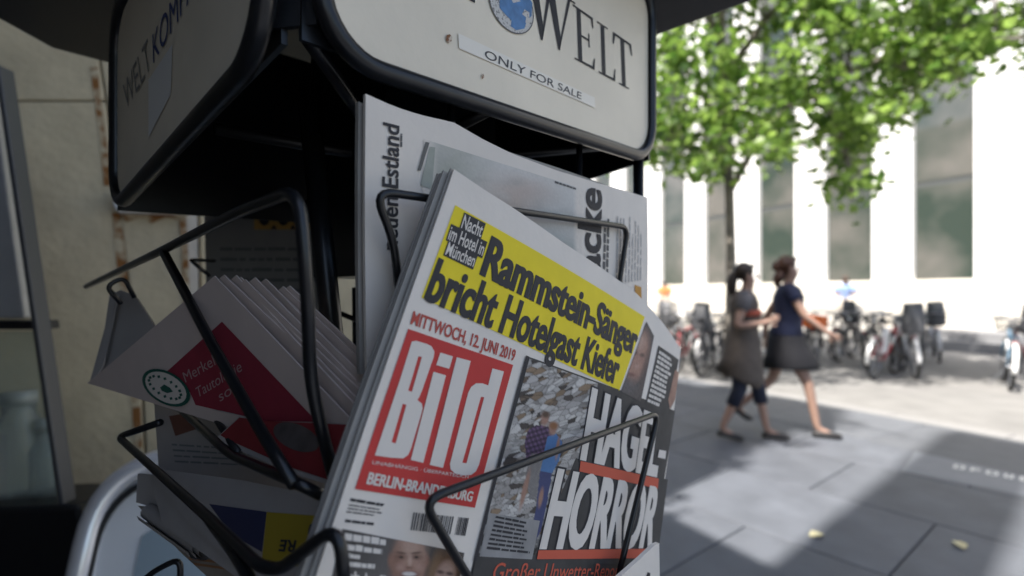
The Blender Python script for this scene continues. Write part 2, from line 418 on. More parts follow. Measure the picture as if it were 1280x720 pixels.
for (u, r_, h_, lab) in ((22,.055,.27,'tall clear glass jar inside the showcase by its outer end'), (56,.035,.2,'small clear glass jar inside the showcase by the slanted bar')):
    c = at(u, 637, 1.31); jr = thing('glass_jar', lab, 'jar', base=tuple(c))
    MB().tube([c, c+Z*.01, c+Z*h_*.75, c+Z*h_*.9, c+Z*h_], [r_*.9, r_, r_, r_*.6, r_*.62], 16).build('jar_body', m_jar, jr, True)
    MB().tube([c+Z*(h_+.001), c+Z*(h_+.03)], [r_*.68, r_*.66], 16).build('lid', m_steel, jr, True)
# chrome framed advertising board
m_chrome = mat('chrome', (.86,.86,.88), .18, metal=.45)
bd = thing('advertising_board', 'white pavement board in a rounded chrome frame behind the lower papers', 'board', base=(-.6, .75, 0))
YB = 1.22
def bp_(u, v, dy=0):                                   # the board leans back like an easel
    p = at(u, v, YB); z = p.z; return Vector((p.x, YB + dy + (z-.9)*.30, z))
foot_z = .02
def bpz(u, z, dy=0):
    x = (u-CX)/F*YB; return Vector((x, YB + dy + (z-.9)*.34 + (x+.99)*.40, z))
outer = fillet([bpz(132,foot_z), bpz(124,.935), bpz(420,.965), bpz(424,foot_z)], .16, 10)
MB().tube(outer, .027, 14).build('frame', m_chrome, bd, True)
ins = fillet([bpz(130,.06), bpz(128,.92), bpz(412,.95), bpz(414,.06)], .14, 10)
MB().tube(fillet([bpz(139,.05,-.012), bpz(137,.895,-.012), bpz(405,.93,-.012), bpz(406,.05,-.012)], .13, 10), .008, 8).build('gasket', m_blk, bd, True)
MB().prism(ins, (0,.02,0)).build('poster_panel', mat('white_panel', (.86,.87,.88), .2, metal=.15), bd)
MB().prism([bpz(178,.775,-.004), bpz(236,.845,-.004), bpz(390,.845,-.004), bpz(390,.2,-.004), bpz(178,.2,-.004)], (0,.003,0)).build('printed_area', mat('poster_blue', (.34,.42,.47), .2, metal=.15), bd)
for u in (122, 424): MB().tube([bpz(u,.80,.03), bpz(u,.80,.03)+Vector((0,.10,-.78))], .012, 8).build('rear_leg', m_chrome, bd)

# ------------------------------------------------------------------ newspaper rack
ER = Vector((.673,.7396,0)).normalized(); EN = Vector((.7396,-.673,0)).normalized(); EL = -EN
C0 = Vector((-.143,.31,H)); WR, WL = .478, .435
def rk(r, l, z): return C0 + ER*r + EL*l + Z*z          # along right face, along left face, height over the eye
def zb(r, l): return .155 + .040*r - .125*l            # the header hangs slightly askew
m_metal = mat('black_metal', (.008,.009,.011), .30, spec=.5, noise=.2, nscale=60)
m_panel = mat('header_sheet', (.79,.715,.575), .45, noise=.075, nscale=9, bump=.05)
rack = thing('newspaper_rack', 'black wire newspaper rack with cream header panels and overhanging lid', 'newspaper rack', base=tuple(rk(.24,.22,-H)))
def header(o_, ex, L, sgn, name):
    def P(t, z, out=0):
        r, l = (t, 0) if ex == 'r' else (0, t)
        p = rk(r, l, zb(r, l) + z); nrm = EN if ex == 'r' else -ER
        return p + nrm*out
    a, bb, hgt, R = o_, L, .222, .045
    ring = []
    for (ct, cz, a0) in ((a+R, R, 180), (bb-R, R, 270), (bb-R, hgt-R, 0), (a+R, hgt-R, 90)):
        for i in range(9):
            th = rad(a0 + i*90/8); ring.append((ct + R*math.cos(th), cz + R*math.sin(th)))
    pan = MB().prism([P(t, z, .001) for t, z in ring], (EN if ex == 'r' else -ER)*-.006).build('header_panel', m_panel, rack)
    MB().tube([P(t, z, .001) for t, z in ring], .0075, 10, closed=True).build('header_frame', m_metal, rack, True)
    return pan, P
panR, PR = header(.028, 'r', WR, 1, 'r'); panL, PLf = header(.012, 'l', WL, 1, 'l')
# dark inner carcass of the header: back walls, cross bars
def wall4(a, b_, h0, h1, nm):
    (r0, l0), (r1, l1) = a, b_
    d = (rk(r1,l1,0)-rk(r0,l0,0)).normalized(); nrm = d.cross(Z)*.004
    MB().prism([rk(r0,l0,zb(r0,l0)+h0), rk(r1,l1,zb(r1,l1)+h0), rk(r1,l1,zb(r1,l1)+h1), rk(r0,l0,zb(r0,l0)+h1)], nrm).build(nm, m_metal, rack)
wall4((.0,WL), (WR,WL), -.002, .24, 'back_panel'); wall4((WR,WL), (WR,0), 0, .24, 'back_panel')
wall4((.006,.030), (.030,.006), .02, .24, 'corner_plate')
wall4((.02,.012), (WR-.01,.012), .01, .24, 'inner_plate'); wall4((.012,.02), (.012,WL-.01), .01, .24, 'inner_plate')
for (a, b_) in (((.03,.2),(WR-.01,.2)), ((.22,.03),(.22,WL-.01)), ((.03,.02),(.22,.2)), ((.44,.02),(.25,.2))):
    MB().tube([rk(*a, zb(*a)+.02), rk(*b_, zb(*b_)+.02)], .006, 8).build('cross_bar', m_metal, rack, True)
MB().prism([rk(.10,-.12,.405), rk(.615,-.12,.405), rk(.615,.70,.405), rk(.50,.815,.405), rk(-.02,.815,.405), rk(-.36,.49,.405), rk(-.36,-.12,.405)], (0,0,.05)).build('lid', m_blk, rack, bevel=.006)  # left overhang extended out of view to shade the left panel and papers
MB().obox(rk(.1,.1,.385), ER*.28, EL*.24, Z*.03).build('lid_mount', m_metal, rack)
# core box, posts, foot
MB().obox(rk(.165,.13,.02), ER*.16, EL*.16, Z*.32).build('core_box', m_metal, rack)
MB().tube([rk(.23,.21,-H+.05), rk(.23,.21,.05)], .022, 14).build('centre_post', m_metal, rack, True)
for a in range(4):
    d = ER*math.cos(a*math.pi/2+.78) + EL*math.sin(a*math.pi/2+.78)
    MB().tube([rk(.23,.21,-H+.055), rk(.23,.21,-H+.04)+d*.3, rk(.23,.21,-H+.012)+d*.34], [.02,.018,.012], 10).build('foot', m_metal, rack, True)
MB().tube([at(384,110,.52), at(416,420,.52), at(424,500,.53)], .011, 10).build('post', m_metal, rack, True)
MB().tube([at(446,360,.62), at(448,520,.60)], .006, 10).build('post', m_metal, rack, True)
for r in (.155, .345): MB().tube([rk(r,.018,zb(r,0)+.03), rk(r,.018,-1.05)], .0036, 8).build('post', m_metal, rack, True)
MB().tube([rk(WR-.012,.01,zb(WR,0)+.02), rk(WR-.012,.01,-1.05)], .007, 10).build('post', m_metal, rack, True)
for z in (-.55,-.80,-1.02):
    MB().tube(fillet([rk(.0,.02,z), rk(WR-.012,.012,z), rk(WR-.012,WL,z), rk(.01,WL,z), rk(.0,.02,z)], .02), .004, 8).build('ring_bar', m_metal, rack, True)
for z in (-.55,-1.02): MB().tube([rk(.23,.21,z), rk(.23,.02,z)], .005, 8).build('spoke_bar', m_metal, rack, True)
for (u0, v0, u1, v1) in ((426,392,470,410),(430,440,470,420),(436,452,468,458),(428,470,462,486)):
    MB().tube([at(u0,v0,.60), at(u1,v1,.60)], .003, 6).build('grid_wire', m_metal, rack, True)
# pockets: bent wire loops
def wire(pts, r=.0030, f=.016, nm='wire_pocket'):
    return MB().tube(fillet([at(*p) for p in pts], f, 6), r, 10).build(nm, m_metal, rack, True)
def wr(u, v, q): rr = ray(u, v); return (u, v, q/EN.dot(rr))         # point on a plane parallel to the right face
def wl_(u, v, w): rr = ray(u, v); return (u, v, w/(-ER).dot(rr))     # point on a plane parallel to the left face
wire([wr(505,420,-.305), wr(492,300,-.295), wr(467,238,-.291), wr(785,284,-.291), wr(771,375,-.296), wr(750,470,-.31)])
wire([wr(640,800,-.27), wr(589,728,-.256), wr(528,626,-.249), wr(823,516,-.249), wr(774,716,-.252), wr(762,790,-.27)])
wire([wl_(108,358,-.150), wl_(205,312,-.139), wl_(300,264,-.137), wl_(374,236,-.135), wl_(384,360,-.138), wl_(388,480,-.150), wl_(418,600,-.165)], .0040, .022)
wire([wl_(205,316,-.138), wl_(262,424,-.137), wl_(330,545,-.138), wl_(368,606,-.140)], .0040)
wire([wl_(222,508,-.157), wl_(288,568,-.148), wl_(320,582,-.146), wl_(372,604,-.142), wl_(408,622,-.158)], .0036)
wire([wl_(232,506,-.163), wl_(268,520,-.160), wl_(298,566,-.150)], .0030)
wire([(152,380,.60), (132,358,.59), (155,346,.60), (168,372,.61)], .0026, .01)
wire([(262,345,.72), (238,325,.70), (246,325,.74), (268,326,.80)], .0026, .01)
wire([wl_(200,528,-.140), wl_(148,546,-.124), wl_(262,648,-.120), wl_(325,708,-.118), (350,712,.284), (424,656,.262), (432,745,.262)], .0036, .02)
wire([wl_(262,650,-.124), wl_(300,700,-.118), wl_(330,760,-.118)], .0036)
wire([(160,745,.50), (190,715,.50), (226,697,.50), (224,760,.50)], .0028, .012)

# --- header print
m_ink = mat('ink_black', (.025,.025,.03), .7); m_inkblue = mat('ink_navy', (.07,.09,.22), .6)
m_blue = mat('globe_blue', (.07,.20,.42), .5, noise=.25, nscale=90); m_globe = mat('globe_white', (.58,.57,.54), .5, col2=(.22,.21,.20), nscale=420, thr=(.56,.62))
hs = Surf(rk(.2,0,.25)+EN*.0016, ER, Z)
mb = MB(); W = {}
def letter(sf, base0, base1, top0, strokes, mb, h=0):
    o = sf.uv(*base0); R = sf.uv(*base1)-o; U = sf.uv(*top0)-o
    for pg in strokes: mb.add([sf.pt(o + R*x + U*y, h) for x, y in pg], [tuple(t) for t in tessellate_polygon([[Vector((x, y, 0)) for x, y in pg]])])
def R4(x0, y0, x1, y1): return [(x0,y0),(x1,y0),(x1,y1),(x0,y1)]
SE = [R4(.18,.03,.36,.97), R4(0,0,.5,.03), R4(0,.97,.5,1), [(.36,0),(.95,0),(1,.22),(.95,.22),(.86,.05),(.36,.04)], [(.36,.96),(.86,.95),(.92,.80),(.97,.80),(.95,1),(.36,1)], R4(.36,.49,.72,.53), R4(.70,.38,.75,.64)]
SL = [R4(.2,.03,.4,.97), R4(0,0,.6,.03), R4(0,.97,.6,1), [(.4,0),(.95,0),(1,.26),(.95,.26),(.85,.05),(.4,.04)]]
ST = [R4(.41,.03,.59,.97), R4(.24,0,.76,.03), [(0,.76),(.05,.76),(.14,.95),(.86,.95),(.95,.76),(1,.76),(.97,1),(.03,1)]]
SW = [[(.10,.97),(.24,.97),(.36,.16),(.33,0),(.30,0)], [(.33,0),(.36,.16),(.52,.97),(.46,.97),(.32,.10)], [(.42,.97),(.56,.97),(.68,.16),(.65,0),(.62,0)], [(.65,0),(.68,.16),(.88,.97),(.83,.97),(.64,.10)], R4(.02,.97,.32,1), R4(.36,.97,.64,1), R4(.74,.97,.98,1)]
letter(hs, (654,37), (722,75.5), (652,-44), SW, mb)
letter(hs, (718.5,73.5), (744.5,88), (716,5), SE, mb)
letter(hs, (748.5,90.5), (770,102.5), (746.5,26), SL, mb)
letter(hs, (768,101.5), (792,115), (765.5,39), ST, mb)
mb.build('lettering', m_ink, panR); mb = MB()
letter(hs, (545,-24), (596,5), (545,-120), SE, mb); letter(hs, (520,-38), (538,-28), (520,-134), [R4(.3,0,.7,1), R4(0,0,1,.03)], mb)
mb.build('lettering', m_ink, panR)
pell(hs, (640,7), (667,20), (640,-27), .0002).build('globe', m_globe, panR)
pell(hs, (640,7), (667,20), (640,-27), .0004, inner=.96).build('globe_outline', mat('ink_grey', (.12,.12,.12), .7), panR)
mbg = ppoly(hs, [(622,-14),(640,-22),(658,-8),(665,4),(664,20),(658,27),(655,36),(645,38),(638,33),(639,26),(631,18),(624,10),(624,-2)], .0005)
mbg.build('globe_land', m_blue, panR)
mbw = ppoly(hs, [(655,12),(661,16),(661,26),(656,29),(657,22),(652,18)], .0007); ppoly(hs, [(636,-4),(646,-4),(650,2),(641,4)], .0007, mbw); mbw.build('globe_sea', m_globe, panR)
stk = pquad(hs, [(572.5,41.5),(743,122),(744,135),(573.5,60.5)], .0003).build('sticker', mat('sticker', (.80,.755,.66), .35), panR)
ptext(hs, 'ONLY FOR SALE', (605,72), (726,124.5), (606,62), .0006, .004).build('sticker_text', mat('ink_faded', (.06,.06,.065), .6), stk)
ppoly(hs, [(558,44),(562,43),(565,47),(564,52),(560,54),(557,50)], .0005).build('rust_spot', mat('rust', (.22,.10,.05), .9, col2=(.60,.52,.42), nscale=260, thr=(.5,.62)), panR)
ppoly(hs, [(602,93),(604,92),(605,97),(602,99)], .0005).build('rust_spot', MATS['rust'], panR)
ls = Surf(rk(0,.2,.25)-ER*.0016, EL, Z)
ptext(ls, 'WELT', (158,139), (190,83), (154,107), .0004, -.004).build('lettering', mat('ink_worn', (.28,.27,.25), .7), panL)
ptext(ls, 'KOMPAKT', (192,79.5), (272,-57), (191,44), .0004, 0).build('lettering', m_inkblue, panL)
pquad(ls, [(186,100),(216,55),(214,118),(186,172)], .0003).build('sticker', mat('white_sticker', (.80,.80,.78), .4), panL)

# ------------------------------------------------------------------ newspapers
m_news = mat('newsprint', (.74,.685,.615), .85, noise=.03, nscale=22, bump=.22, bscale=16)
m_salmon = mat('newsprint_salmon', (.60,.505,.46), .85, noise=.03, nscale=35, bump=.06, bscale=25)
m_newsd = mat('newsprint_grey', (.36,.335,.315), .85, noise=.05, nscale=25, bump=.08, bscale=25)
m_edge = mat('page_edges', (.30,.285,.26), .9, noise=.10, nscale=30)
# -- the tabloid in front: drooping in its pocket, parallel to the right face
d1 = Vector((.64206,.68486,-.34457)).normalized(); d2 = Vector((.20236,.28212,.93780)); d2 = (d2 - d1*d1.dot(d2)).normalized()
PB = EYE + ray(640,450)*.400
def bendB(a, b): return .0028*math.sin(a*11+1.2) + .0012*math.sin(b*17+a*6) - .35*max(0, a-.26)**2*10*.3 - .02*max(0,b-.06)*max(0,a)
BS = Surf(PB, d1, d2, bendB)
topE = [(566,212),(600,236),(640,262),(700,304),(750,336),(795,366),(830,402),(856,437)]
botE = [(372,790),(470,850),(560,880),(640,880),(700,870),(760,850),(800,830),(806,820)]
tab = thing('tabloid_newspaper', 'front tabloid with red box logo and yellow headline band in wire pocket', 'newspaper', base=tuple(BS.px(600,700,-.004)))
page = sheet(BS, topE, botE, 0, .0014, 40, 30).build('page', m_news, tab)
jt = random.Random(9)
for k in range(1, 5):
    tE = [(u+jt.uniform(-1.2,1.2), v+jt.uniform(-2.0,1.0)) for u, v in topE]; bE = [(u+jt.uniform(-6,3), v) for u, v in botE]
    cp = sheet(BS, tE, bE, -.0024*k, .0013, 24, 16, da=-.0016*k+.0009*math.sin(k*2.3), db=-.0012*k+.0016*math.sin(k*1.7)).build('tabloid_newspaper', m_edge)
    tag(cp, 'another copy of the red-logo tabloid stacked behind the front one', 'newspaper', 'tabloid copies stacked behind the front one')
h1, h2, h3, h4 = .0004, .0007, .0010, .0013
m_yel = mat('ink_yellow', (.80,.64,.02), .75, noise=.05, nscale=40); m_red = mat('ink_red', (.52,.040,.035), .75, noise=.05, nscale=40)
m_redt = mat('ink_red_text', (.45,.07,.05), .75); m_wht = mat('ink_white', (.70,.65,.59), .8); m_dark = mat('photo_dark', (.045,.043,.042), .7, noise=.2, nscale=60)
m_ora = mat('ink_orange_red', (.55,.10,.055), .75)
pquad(BS, [(567,257),(806,396),(772,488),(526.5,372)], h1).build('headline_band', m_yel, tab)
ptext(BS, 'Rammstein-Sänger', (597,342), (792,443), (611,297), h2, .026, fat=.026).build('headline', m_ink, tab)
ptext(BS, 'bricht Hotelgast Kiefer', (529.5,373), (767.5,480), (547,324), h2, .024, fat=.022).build('headline', m_ink, tab)
mb = MB(); mt = MB()
for s_, b0, b1, t0 in (('Nacht', (573,285), (597,297), (578,269)), ('im Hotel in', (557,299), (599,320), (562,283)), ('München', (554,318), (588,334), (559,303))):
    ux, uy = t0[0]-b0[0], t0[1]-b0[1]
    pquad(BS, [(b0[0]+ux*1.12-1, b0[1]+uy*1.12-1), (b1[0]+ux*1.12+1, b1[1]+uy*1.12+1), (b1[0]-ux*.16+1, b1[1]-uy*.16+1), (b0[0]-ux*.16-1, b0[1]-uy*.16-1)], h2, 4, 2, mb)
    ptext(BS, s_, b0, b1, t0, h3, .012, mt)
kb = mb.build('kicker_block', m_ink, tab); mt.build('kicker_text', m_wht, kb)
# portrait beside the band and boxed text
def fn_portrait(U, V_):
    im = np.tile([[.10,.085,.08]], (len(U), 1))
    im = over(im, blob(U,V_,797,446,12,32,14,.25), (.36,.21,.16)); im = over(im, blob(U,V_,800,428,6,9,14,.7)*.7, (.50,.35,.28))
    for (x,y,rx,ry,c_,a) in ((793,440,4,2.6,(.07,.05,.045),.9),(803,444,3,2.4,(.07,.05,.045),.8),(796,458,2.5,3,(.46,.30,.24),.7),(789,468,6,2.2,(.16,.07,.06),.9),(808,456,4,22,(.12,.08,.07),.7),(784,482,10,10,(.12,.11,.11),.8)):
        im = over(im, blob(U,V_,x,y,rx,ry,14,.6)*a, c_)
    return im*grain(len(U), .10, 2)
ph = photo_print(BS, [(808,402),(818,420),(800,502),(774,489)], h2, 24, 60, fn_portrait, 'portrait_photo', tab)
m_skin_p = mat('photo_skin', (.33,.19,.14), .7, noise=.25, nscale=90)
bx = pquad(BS, [(824,432),(852,450),(836,520),(806,506)], h2).build('boxed_text', m_dark, tab)
greek(BS, [(825,437),(845,450),(829,512),(808,503)], 11, h3, .6, .06, .2).build('box_print', m_wht, bx)
mb = ppoly(BS, [(846,462),(852,466),(846,500),(839,512),(836,500)], h3); mb.build('tiny_portrait', m_skin_p, bx)
# date line and logo
ptext(BS, 'MITTWOCH, 12. JUNI 2019', (513,404.5), (639,451), (517,389), h1, .02, fat=.012).build('date_line', m_redt, tab)
logo = pquad(BS, [(510.5,411),(638,456),(591.5,634),(444,611.5)], h1).build('logo_box', m_red, tab)
def z3(p): return (420 + p[0]/2.77, 380 + p[1]/2.77)
mb = MB()
def L(*pts): ppoly(BS, [z3(p) for p in pts], h2, mb)
L((262,130),(276,127),(312,138),(296,183),(284,181),(262,258),(222,262))                  # B: stem and top bar
L((222,262),(262,258),(249,300),(262,304),(246,350),(231,345),(192,478),(206,483),(190,532),(135,524))
L((312,138),(328,146),(338,165),(335,185),(296,300),(262,304),(296,183))
L((262,304),(296,300),(286,324),(280,332),(296,345),(298,362),(292,385),(243,350),(246,350))
L((243,350),(292,385),(258,500),(248,522),(232,534),(190,532),(206,483))
L((358,168),(400,181),(388,224),(344,211))                                                   # i
L((335,234),(377,247),(299,549),(257,539))
L((413,184),(460,197),(366,566),(321,556))                                                   # l
L((533,222),(572,233),(488,556),(478,578),(462,590),(434,592),(446,550),(506,322),(519,281))                 # d
L((519,281),(506,322),(495,320),(432,548),(446,550),(434,592),(406,584),(392,572),(390,552),(452,306),(462,286),(478,274),(500,274))
mb.build('logo_letters', m_wht, logo)
mb = MB(); ptext(BS, 'UNABHÄNGIG · ÜBERPARTEILICH', (465,580), (583,597.5), (466,575.5), h2, 0, mb)
ptext(BS, 'BERLIN-BRANDENBURG', (458,604.5), (587,626), (462,590.5), h2, .02, mb, .02); mb.build('edition_text', m_wht, logo)
mb = greek(BS, [(439,622),(486,630),(482,634),(438,627)], 1, h1, .8, .1, .25); greek(BS, [(437,629),(482,636),(476,647),(433,642)], 3, h1, .35, .1, .3, mb); greek(BS, [(432,649),(477,654),(476,658),(431,653)], 1, h1, .8, .08, .3, mb)
mb.build('small_print', m_ink, tab)
mb = MB()
qd = [BS.uv(*p) for p in ((516,640),(585,647),(580,669),(512,662))]
x = 0; rng = random.Random(5)
while x < 1:
    w = rng.uniform(.008,.026)
    if not .70 < x < .76:
        mb.add([BS.pt(qd[0].lerp(qd[1],x).lerp(qd[3].lerp(qd[2],x),y), h1) for x, y in ((x,0),(min(1,x+w),0),(min(1,x+w),1),(x,1))], [(0,1,2,3)])
    x += w + rng.uniform(.008,.022)
mb.build('barcode', m_ink, tab)
# lower left picture: smiling bald man and a woman
def fn_ad(U, V_):
    im = np.tile([[.095,.085,.078]], (len(U), 1)); im *= (1 + .25*np.sin(U*.05+V_*.03))[:, None]
    im = over(im, blob(U,V_,512,742,34,22,0,.3), (.05,.055,.07))                                     # jacket
    for x in (489,533): im = over(im, blob(U,V_,x,701,4,9,0,.4), (.26,.14,.10))                    # ears
    im = over(im, blob(U,V_,511,703,22,35,3,.10), (.34,.195,.14))
    im = over(im, blob(U,V_,515,684,15,15,3,.7)*.75, (.52,.36,.28))                                 # forehead light
    im = over(im, blob(U,V_,494,706,7,26,3,.7)*.6, (.19,.10,.07))                                   # shaded temple
    im = over(im, blob(U,V_,511,726,20,13,3,.6)*.5, (.22,.13,.10))                                  # stubble
    for x, y in ((501.5,696),(520.5,696)):
        im = over(im, blob(U,V_,x,y,6.5,3.6,2,.6)*.75, (.15,.075,.05)); im = over(im, blob(U,V_,x,y+.6,2.4,1.3,0,.4), (.03,.025,.02)); im = over(im, blob(U,V_,x,y-5,6.5,1.3,(-6 if x > 510 else 8),.5)*.85, (.09,.05,.035))
    im = over(im, blob(U,V_,512.5,702,2.2,7,4,.7)*.8, (.55,.38,.30)); im = over(im, blob(U,V_,511,709.5,4.6,1.6,0,.6)*.8, (.16,.08,.06))
    for x in (500.5,523.5): im = over(im, blob(U,V_,x,709,5.5,4.5,0,.7)*.6, (.48,.30,.24))
    im = over(im, blob(U,V_,511.5,718,10.5,4.4,2,.25), (.20,.08,.07)); im = over(im, blob(U,V_,511.5,717.4,8.6,2.7,2,.25), (.62,.58,.54))
    im = over(im, blob(U,V_,556,724,19,38,12,.25), (.14,.075,.04)); im = over(im, blob(U,V_,541,716,7,26,16,.5)*.8, (.24,.14,.075))   # long brown hair
    im = over(im, blob(U,V_,556,723,12.5,22,12,.2), (.40,.25,.19)); im = over(im, blob(U,V_,561,712,7,8,10,.7)*.7, (.52,.36,.29))
    for x, y in ((550.5,715),(562,717)): im = over(im, blob(U,V_,x,y,4.5,2.2,10,.5)*.9, (.09,.05,.04))
    im = over(im, blob(U,V_,554,730,6,2.2,10,.4), (.34,.10,.09))
    return im*grain(len(U), .06, 3)
ad = photo_print(BS, [(428,661),(578,690),(562,770),(410,742)], h1, 150, 80, fn_ad, 'small_photo', tab)
mb = MB(); greek(BS, [(431,665),(487,673),(486,683),(430,676)], 1, h2, .75, .10, .22, mb); greek(BS, [(431,678),(486,686),(485,694),(430,688)], 1, h2, .75, .1, .22, mb)
greek(BS, [(431,690),(455,693),(454,700),(430,697)], 1, h2, .75, .15, .3, mb); greek(BS, [(431,700),(468,704),(467,711),(430,708)], 1, h2, .75, .15, .3, mb)
ptext(BS, 'ch hoffe', (433,725), (486,731), (434,713), h2, .02, mb); mb.build('caption_text', m_wht, ad)
# main picture and headline
mp_ = pquad(BS, [(655,445),(847,514),(800,800),(566,790)], h1, 20, 20).build('main_photo', m_dark, tab)
def fn_rubble(U, V_):
    rs = np.random.RandomState(8); n_ = 900
    cx_ = rs.uniform(585, 752, n_); cy_ = rs.uniform(440, 705, n_)
    tone = np.array([(.52,.50,.47),(.42,.40,.38),(.33,.31,.29),(.24,.17,.11),(.15,.11,.08),(.06,.05,.045)])[rs.choice(6, n_, p=[.30,.26,.16,.10,.08,.10])]
    tone *= rs.uniform(.8, 1.12, n_)[:, None]; im = np.zeros((len(U), 3))
    c, s_ = math.cos(rad(-24)), math.sin(rad(-24)); qx, qy = cx_*c + cy_*s_, -cx_*s_ + cy_*c
    size = .75 + .5*(705-cy_)/265
    for i0 in range(0, len(U), 2000):
        x = U[i0:i0+2000]*c + V_[i0:i0+2000]*s_; y = -U[i0:i0+2000]*s_ + V_[i0:i0+2000]*c
        d = (((x[:,None]-qx[None])/8.5)**2 + ((y[:,None]-qy[None])/3.8)**2)/size[None]**2
        o_ = np.argsort(d, 1)[:, :2]; r_ = np.arange(len(x)); e = np.sqrt(d[r_, o_[:,1]]) - np.sqrt(d[r_, o_[:,0]])
        im[i0:i0+2000] = tone[o_[:,0]]*np.clip(.45 + e*2.2, 0, 1)[:, None]
    im *= np.clip((702-V_)/60, .25, 1)[:, None]**.6
    # couple in front of the wall
    im = over(im, inpoly(U,V_,[(662,566),(689,566),(684,600),(676,628),(662,624),(657,595)]), (.17,.16,.155)) * np.where((np.sin(U*1.9)*np.sin(V_*1.7) > .3)[:, None]*inpoly(U,V_,[(662,566),(689,566),(684,600),(676,628),(662,624),(657,595)]) > 0, 1.6, 1)
    sh = inpoly(U,V_,[(660,538),(671,531),(685,533),(692,546),(688,567),(665,567),(658,575),(656,553)]); pl_ = (.55 + .45*np.sign(np.sin((U-.4*V_)*1.1)) * .5 + .3*np.sign(np.sin((V_+.3*U)*1.0)))[:, None]
    im = im*(1-sh) + sh*np.array([[.13,.075,.15]])*np.clip(pl_, .3, 1.4)
    im = over(im, inpoly(U,V_,[(684,546),(695,542),(703,553),(699,575),(690,592),(675,589),(680,566)]), (.075,.18,.38))
    im = over(im, inpoly(U,V_,[(675,589),(690,592),(684,626),(676,664),(668,678),(663,672),(670,636)]), (.05,.06,.15))
    for (x,y,rx,ry,a_) in ((681,524,5,8,10),(691,537,4.5,7,10),(656,612,3,24,14),(676,622,2.6,12,10),(697,560,2.2,14,8)): im = over(im, blob(U,V_,x,y,rx,ry,a_,.35), (.33,.19,.14))
    im = over(im, blob(U,V_,682,518,5,4,10,.4), (.10,.06,.04)); im = over(im, blob(U,V_,692,532,6,5,10,.4), (.24,.11,.05))
    return im*grain(len(U), .05, 5)
photo_print(BS, [(657.5,448),(744,479),(700,700),(594,694)], h2, 90, 200, fn_rubble, 'rubble_picture', mp_)
pquad(BS, [(717,572),(838,600),(826,706),(662,706)], h2+.0002, 10, 8).build('dark_ground', m_dark, mp_)
pquad(BS, [(594,690),(720,694),(720,800),(566,790)], h2+.0002, 8, 8).build('dark_ground', m_dark, mp_)
m_smoke = mat('photo_grey', (.27,.265,.26), .75, noise=.15, nscale=60)
pquad(BS, [(608,640),(672,650),(662,698),(596,694)], h3, 6, 4).build('caption_ground', m_smoke, mp_)
greek(BS, [(617,642),(664,652),(660,692),(604,686)], 8, h4, .5, .08, .3).build('caption_print', m_ink, mp_)
mb = MB()
mo = MB()
def outline(s_, b0, b1, t0, bold):
    ptext(BS, s_, b0, b1, t0, h4, bold+.02, mo, .05); ptext(BS, s_, b0, b1, t0, h4+.0003, bold, mb, .028)
outline('HAGEL', (723,571), (821,594), (736,487), .026)
ppoly(BS, [(824,562),(833.5,564),(832.5,574),(822,571.5)], h4+.0003, mb)
outline('HORROR', (672.5,681.5), (817,683), (694,588), .026)
mo.build('headline_outline', m_ink, mp_); mb.build('headline_letters', m_wht, mp_)
mb = pquad(BS, [(722.5,575.5),(824,598.5),(823,611),(721,588.5)], h4+.0003, 8, 2); pquad(BS, [(669.5,686.5),(812,686.5),(811,698.5),(667.5,697.5)], h4+.0003, 8, 2, mb)
mb.build('red_rule', m_ora, mp_)
ptext(BS, 'Großer Unwetter-Report', (610,724), (777,721.5), (616,702), h4, .005).build('subheading', m_ora, mp_)
pquad(BS, [(653,444),(656.5,445.5),(592,700),(588.5,699)], h4, 2, 10).build('column_rule', m_ink, tab)

# -- corner of a paper tucked in front, lower right
fs_ = Surf(BS.px(800,700) + EN*.03, ER, Z)
fr = thing('folded_newspaper', 'white folded newspaper corner poking up before the tabloid', 'newspaper', base=tuple(fs_.px(800,760)))
sheet(fs_, [(774,722),(800,699),(821,679),(824,679)], [(760,800),(780,800),(815,800),(826,800)], 0, .004, 8, 8).build('page', m_news, fr)
ppoly(fs_, [(807,722),(809,715),(812,716),(812,722)], .0006).build('print', m_ink, fr)

# -- broadsheet standing behind, turned on its side
def bendE(a, b): return .004*math.sin(a*14) + .003*math.sin(a*7+b*12)
ES = Surf(EYE + ray(640,250)*(-.303/EN.dot(ray(640,250))), ER, Z, bendE)
eb = thing('broadsheet_newspaper', 'white broadsheet turned sideways behind the tabloid with vertical headlines', 'newspaper', base=tuple(ES.px(640,520)))
sheet(ES, [(462,115),(500,132),(530,142),(570,152),(605,174),(640,193),(690,214),(740,230),(780,240),(808,247)],
      [(464,470),(500,480),(540,480),(580,480),(620,480),(660,480),(700,480),(740,480),(780,480),(810,470)], 0, .003, 40, 16).build('page', m_news, eb)
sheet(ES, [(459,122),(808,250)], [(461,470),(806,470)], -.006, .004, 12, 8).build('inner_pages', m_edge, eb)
mb = MB()
ptext(ES, 'neuen Estland', (503.5,312), (503.5,156), (484,311), h2, .012, mb, .012)
mb.build('headline', m_ink, eb)
ptext(ES, 'acke', (744.5,343), (744.5,240), (717,340), h2, .02, fat=.015).build('headline', m_ink, eb)
m_soft = mat('ink_soft', (.10,.10,.10), .7)
greek(ES, [(508,182),(508,160),(505,160),(505,182)], 1, h2, .8, .2, .4).build('byline', m_soft, eb); greek(ES, [(688,227),(714,236),(714,239),(688,230)], 1, h2, .8, .1, .2).build('photo_credit', m_soft, eb)
mb = MB()
greek(ES, [(748,345),(748,258),(756,261),(756,348)], 2, h2, .6, .06, .15, mb); mb.build('sub_headline', mat('ink_soft', (.10,.10,.10), .7), eb)
greek(ES, [(764,356),(764,262),(800,276),(800,350)], 9, h2, .28, .08, .25).build('column_text', mat('ink_pale', (.40,.40,.40), .7), eb)
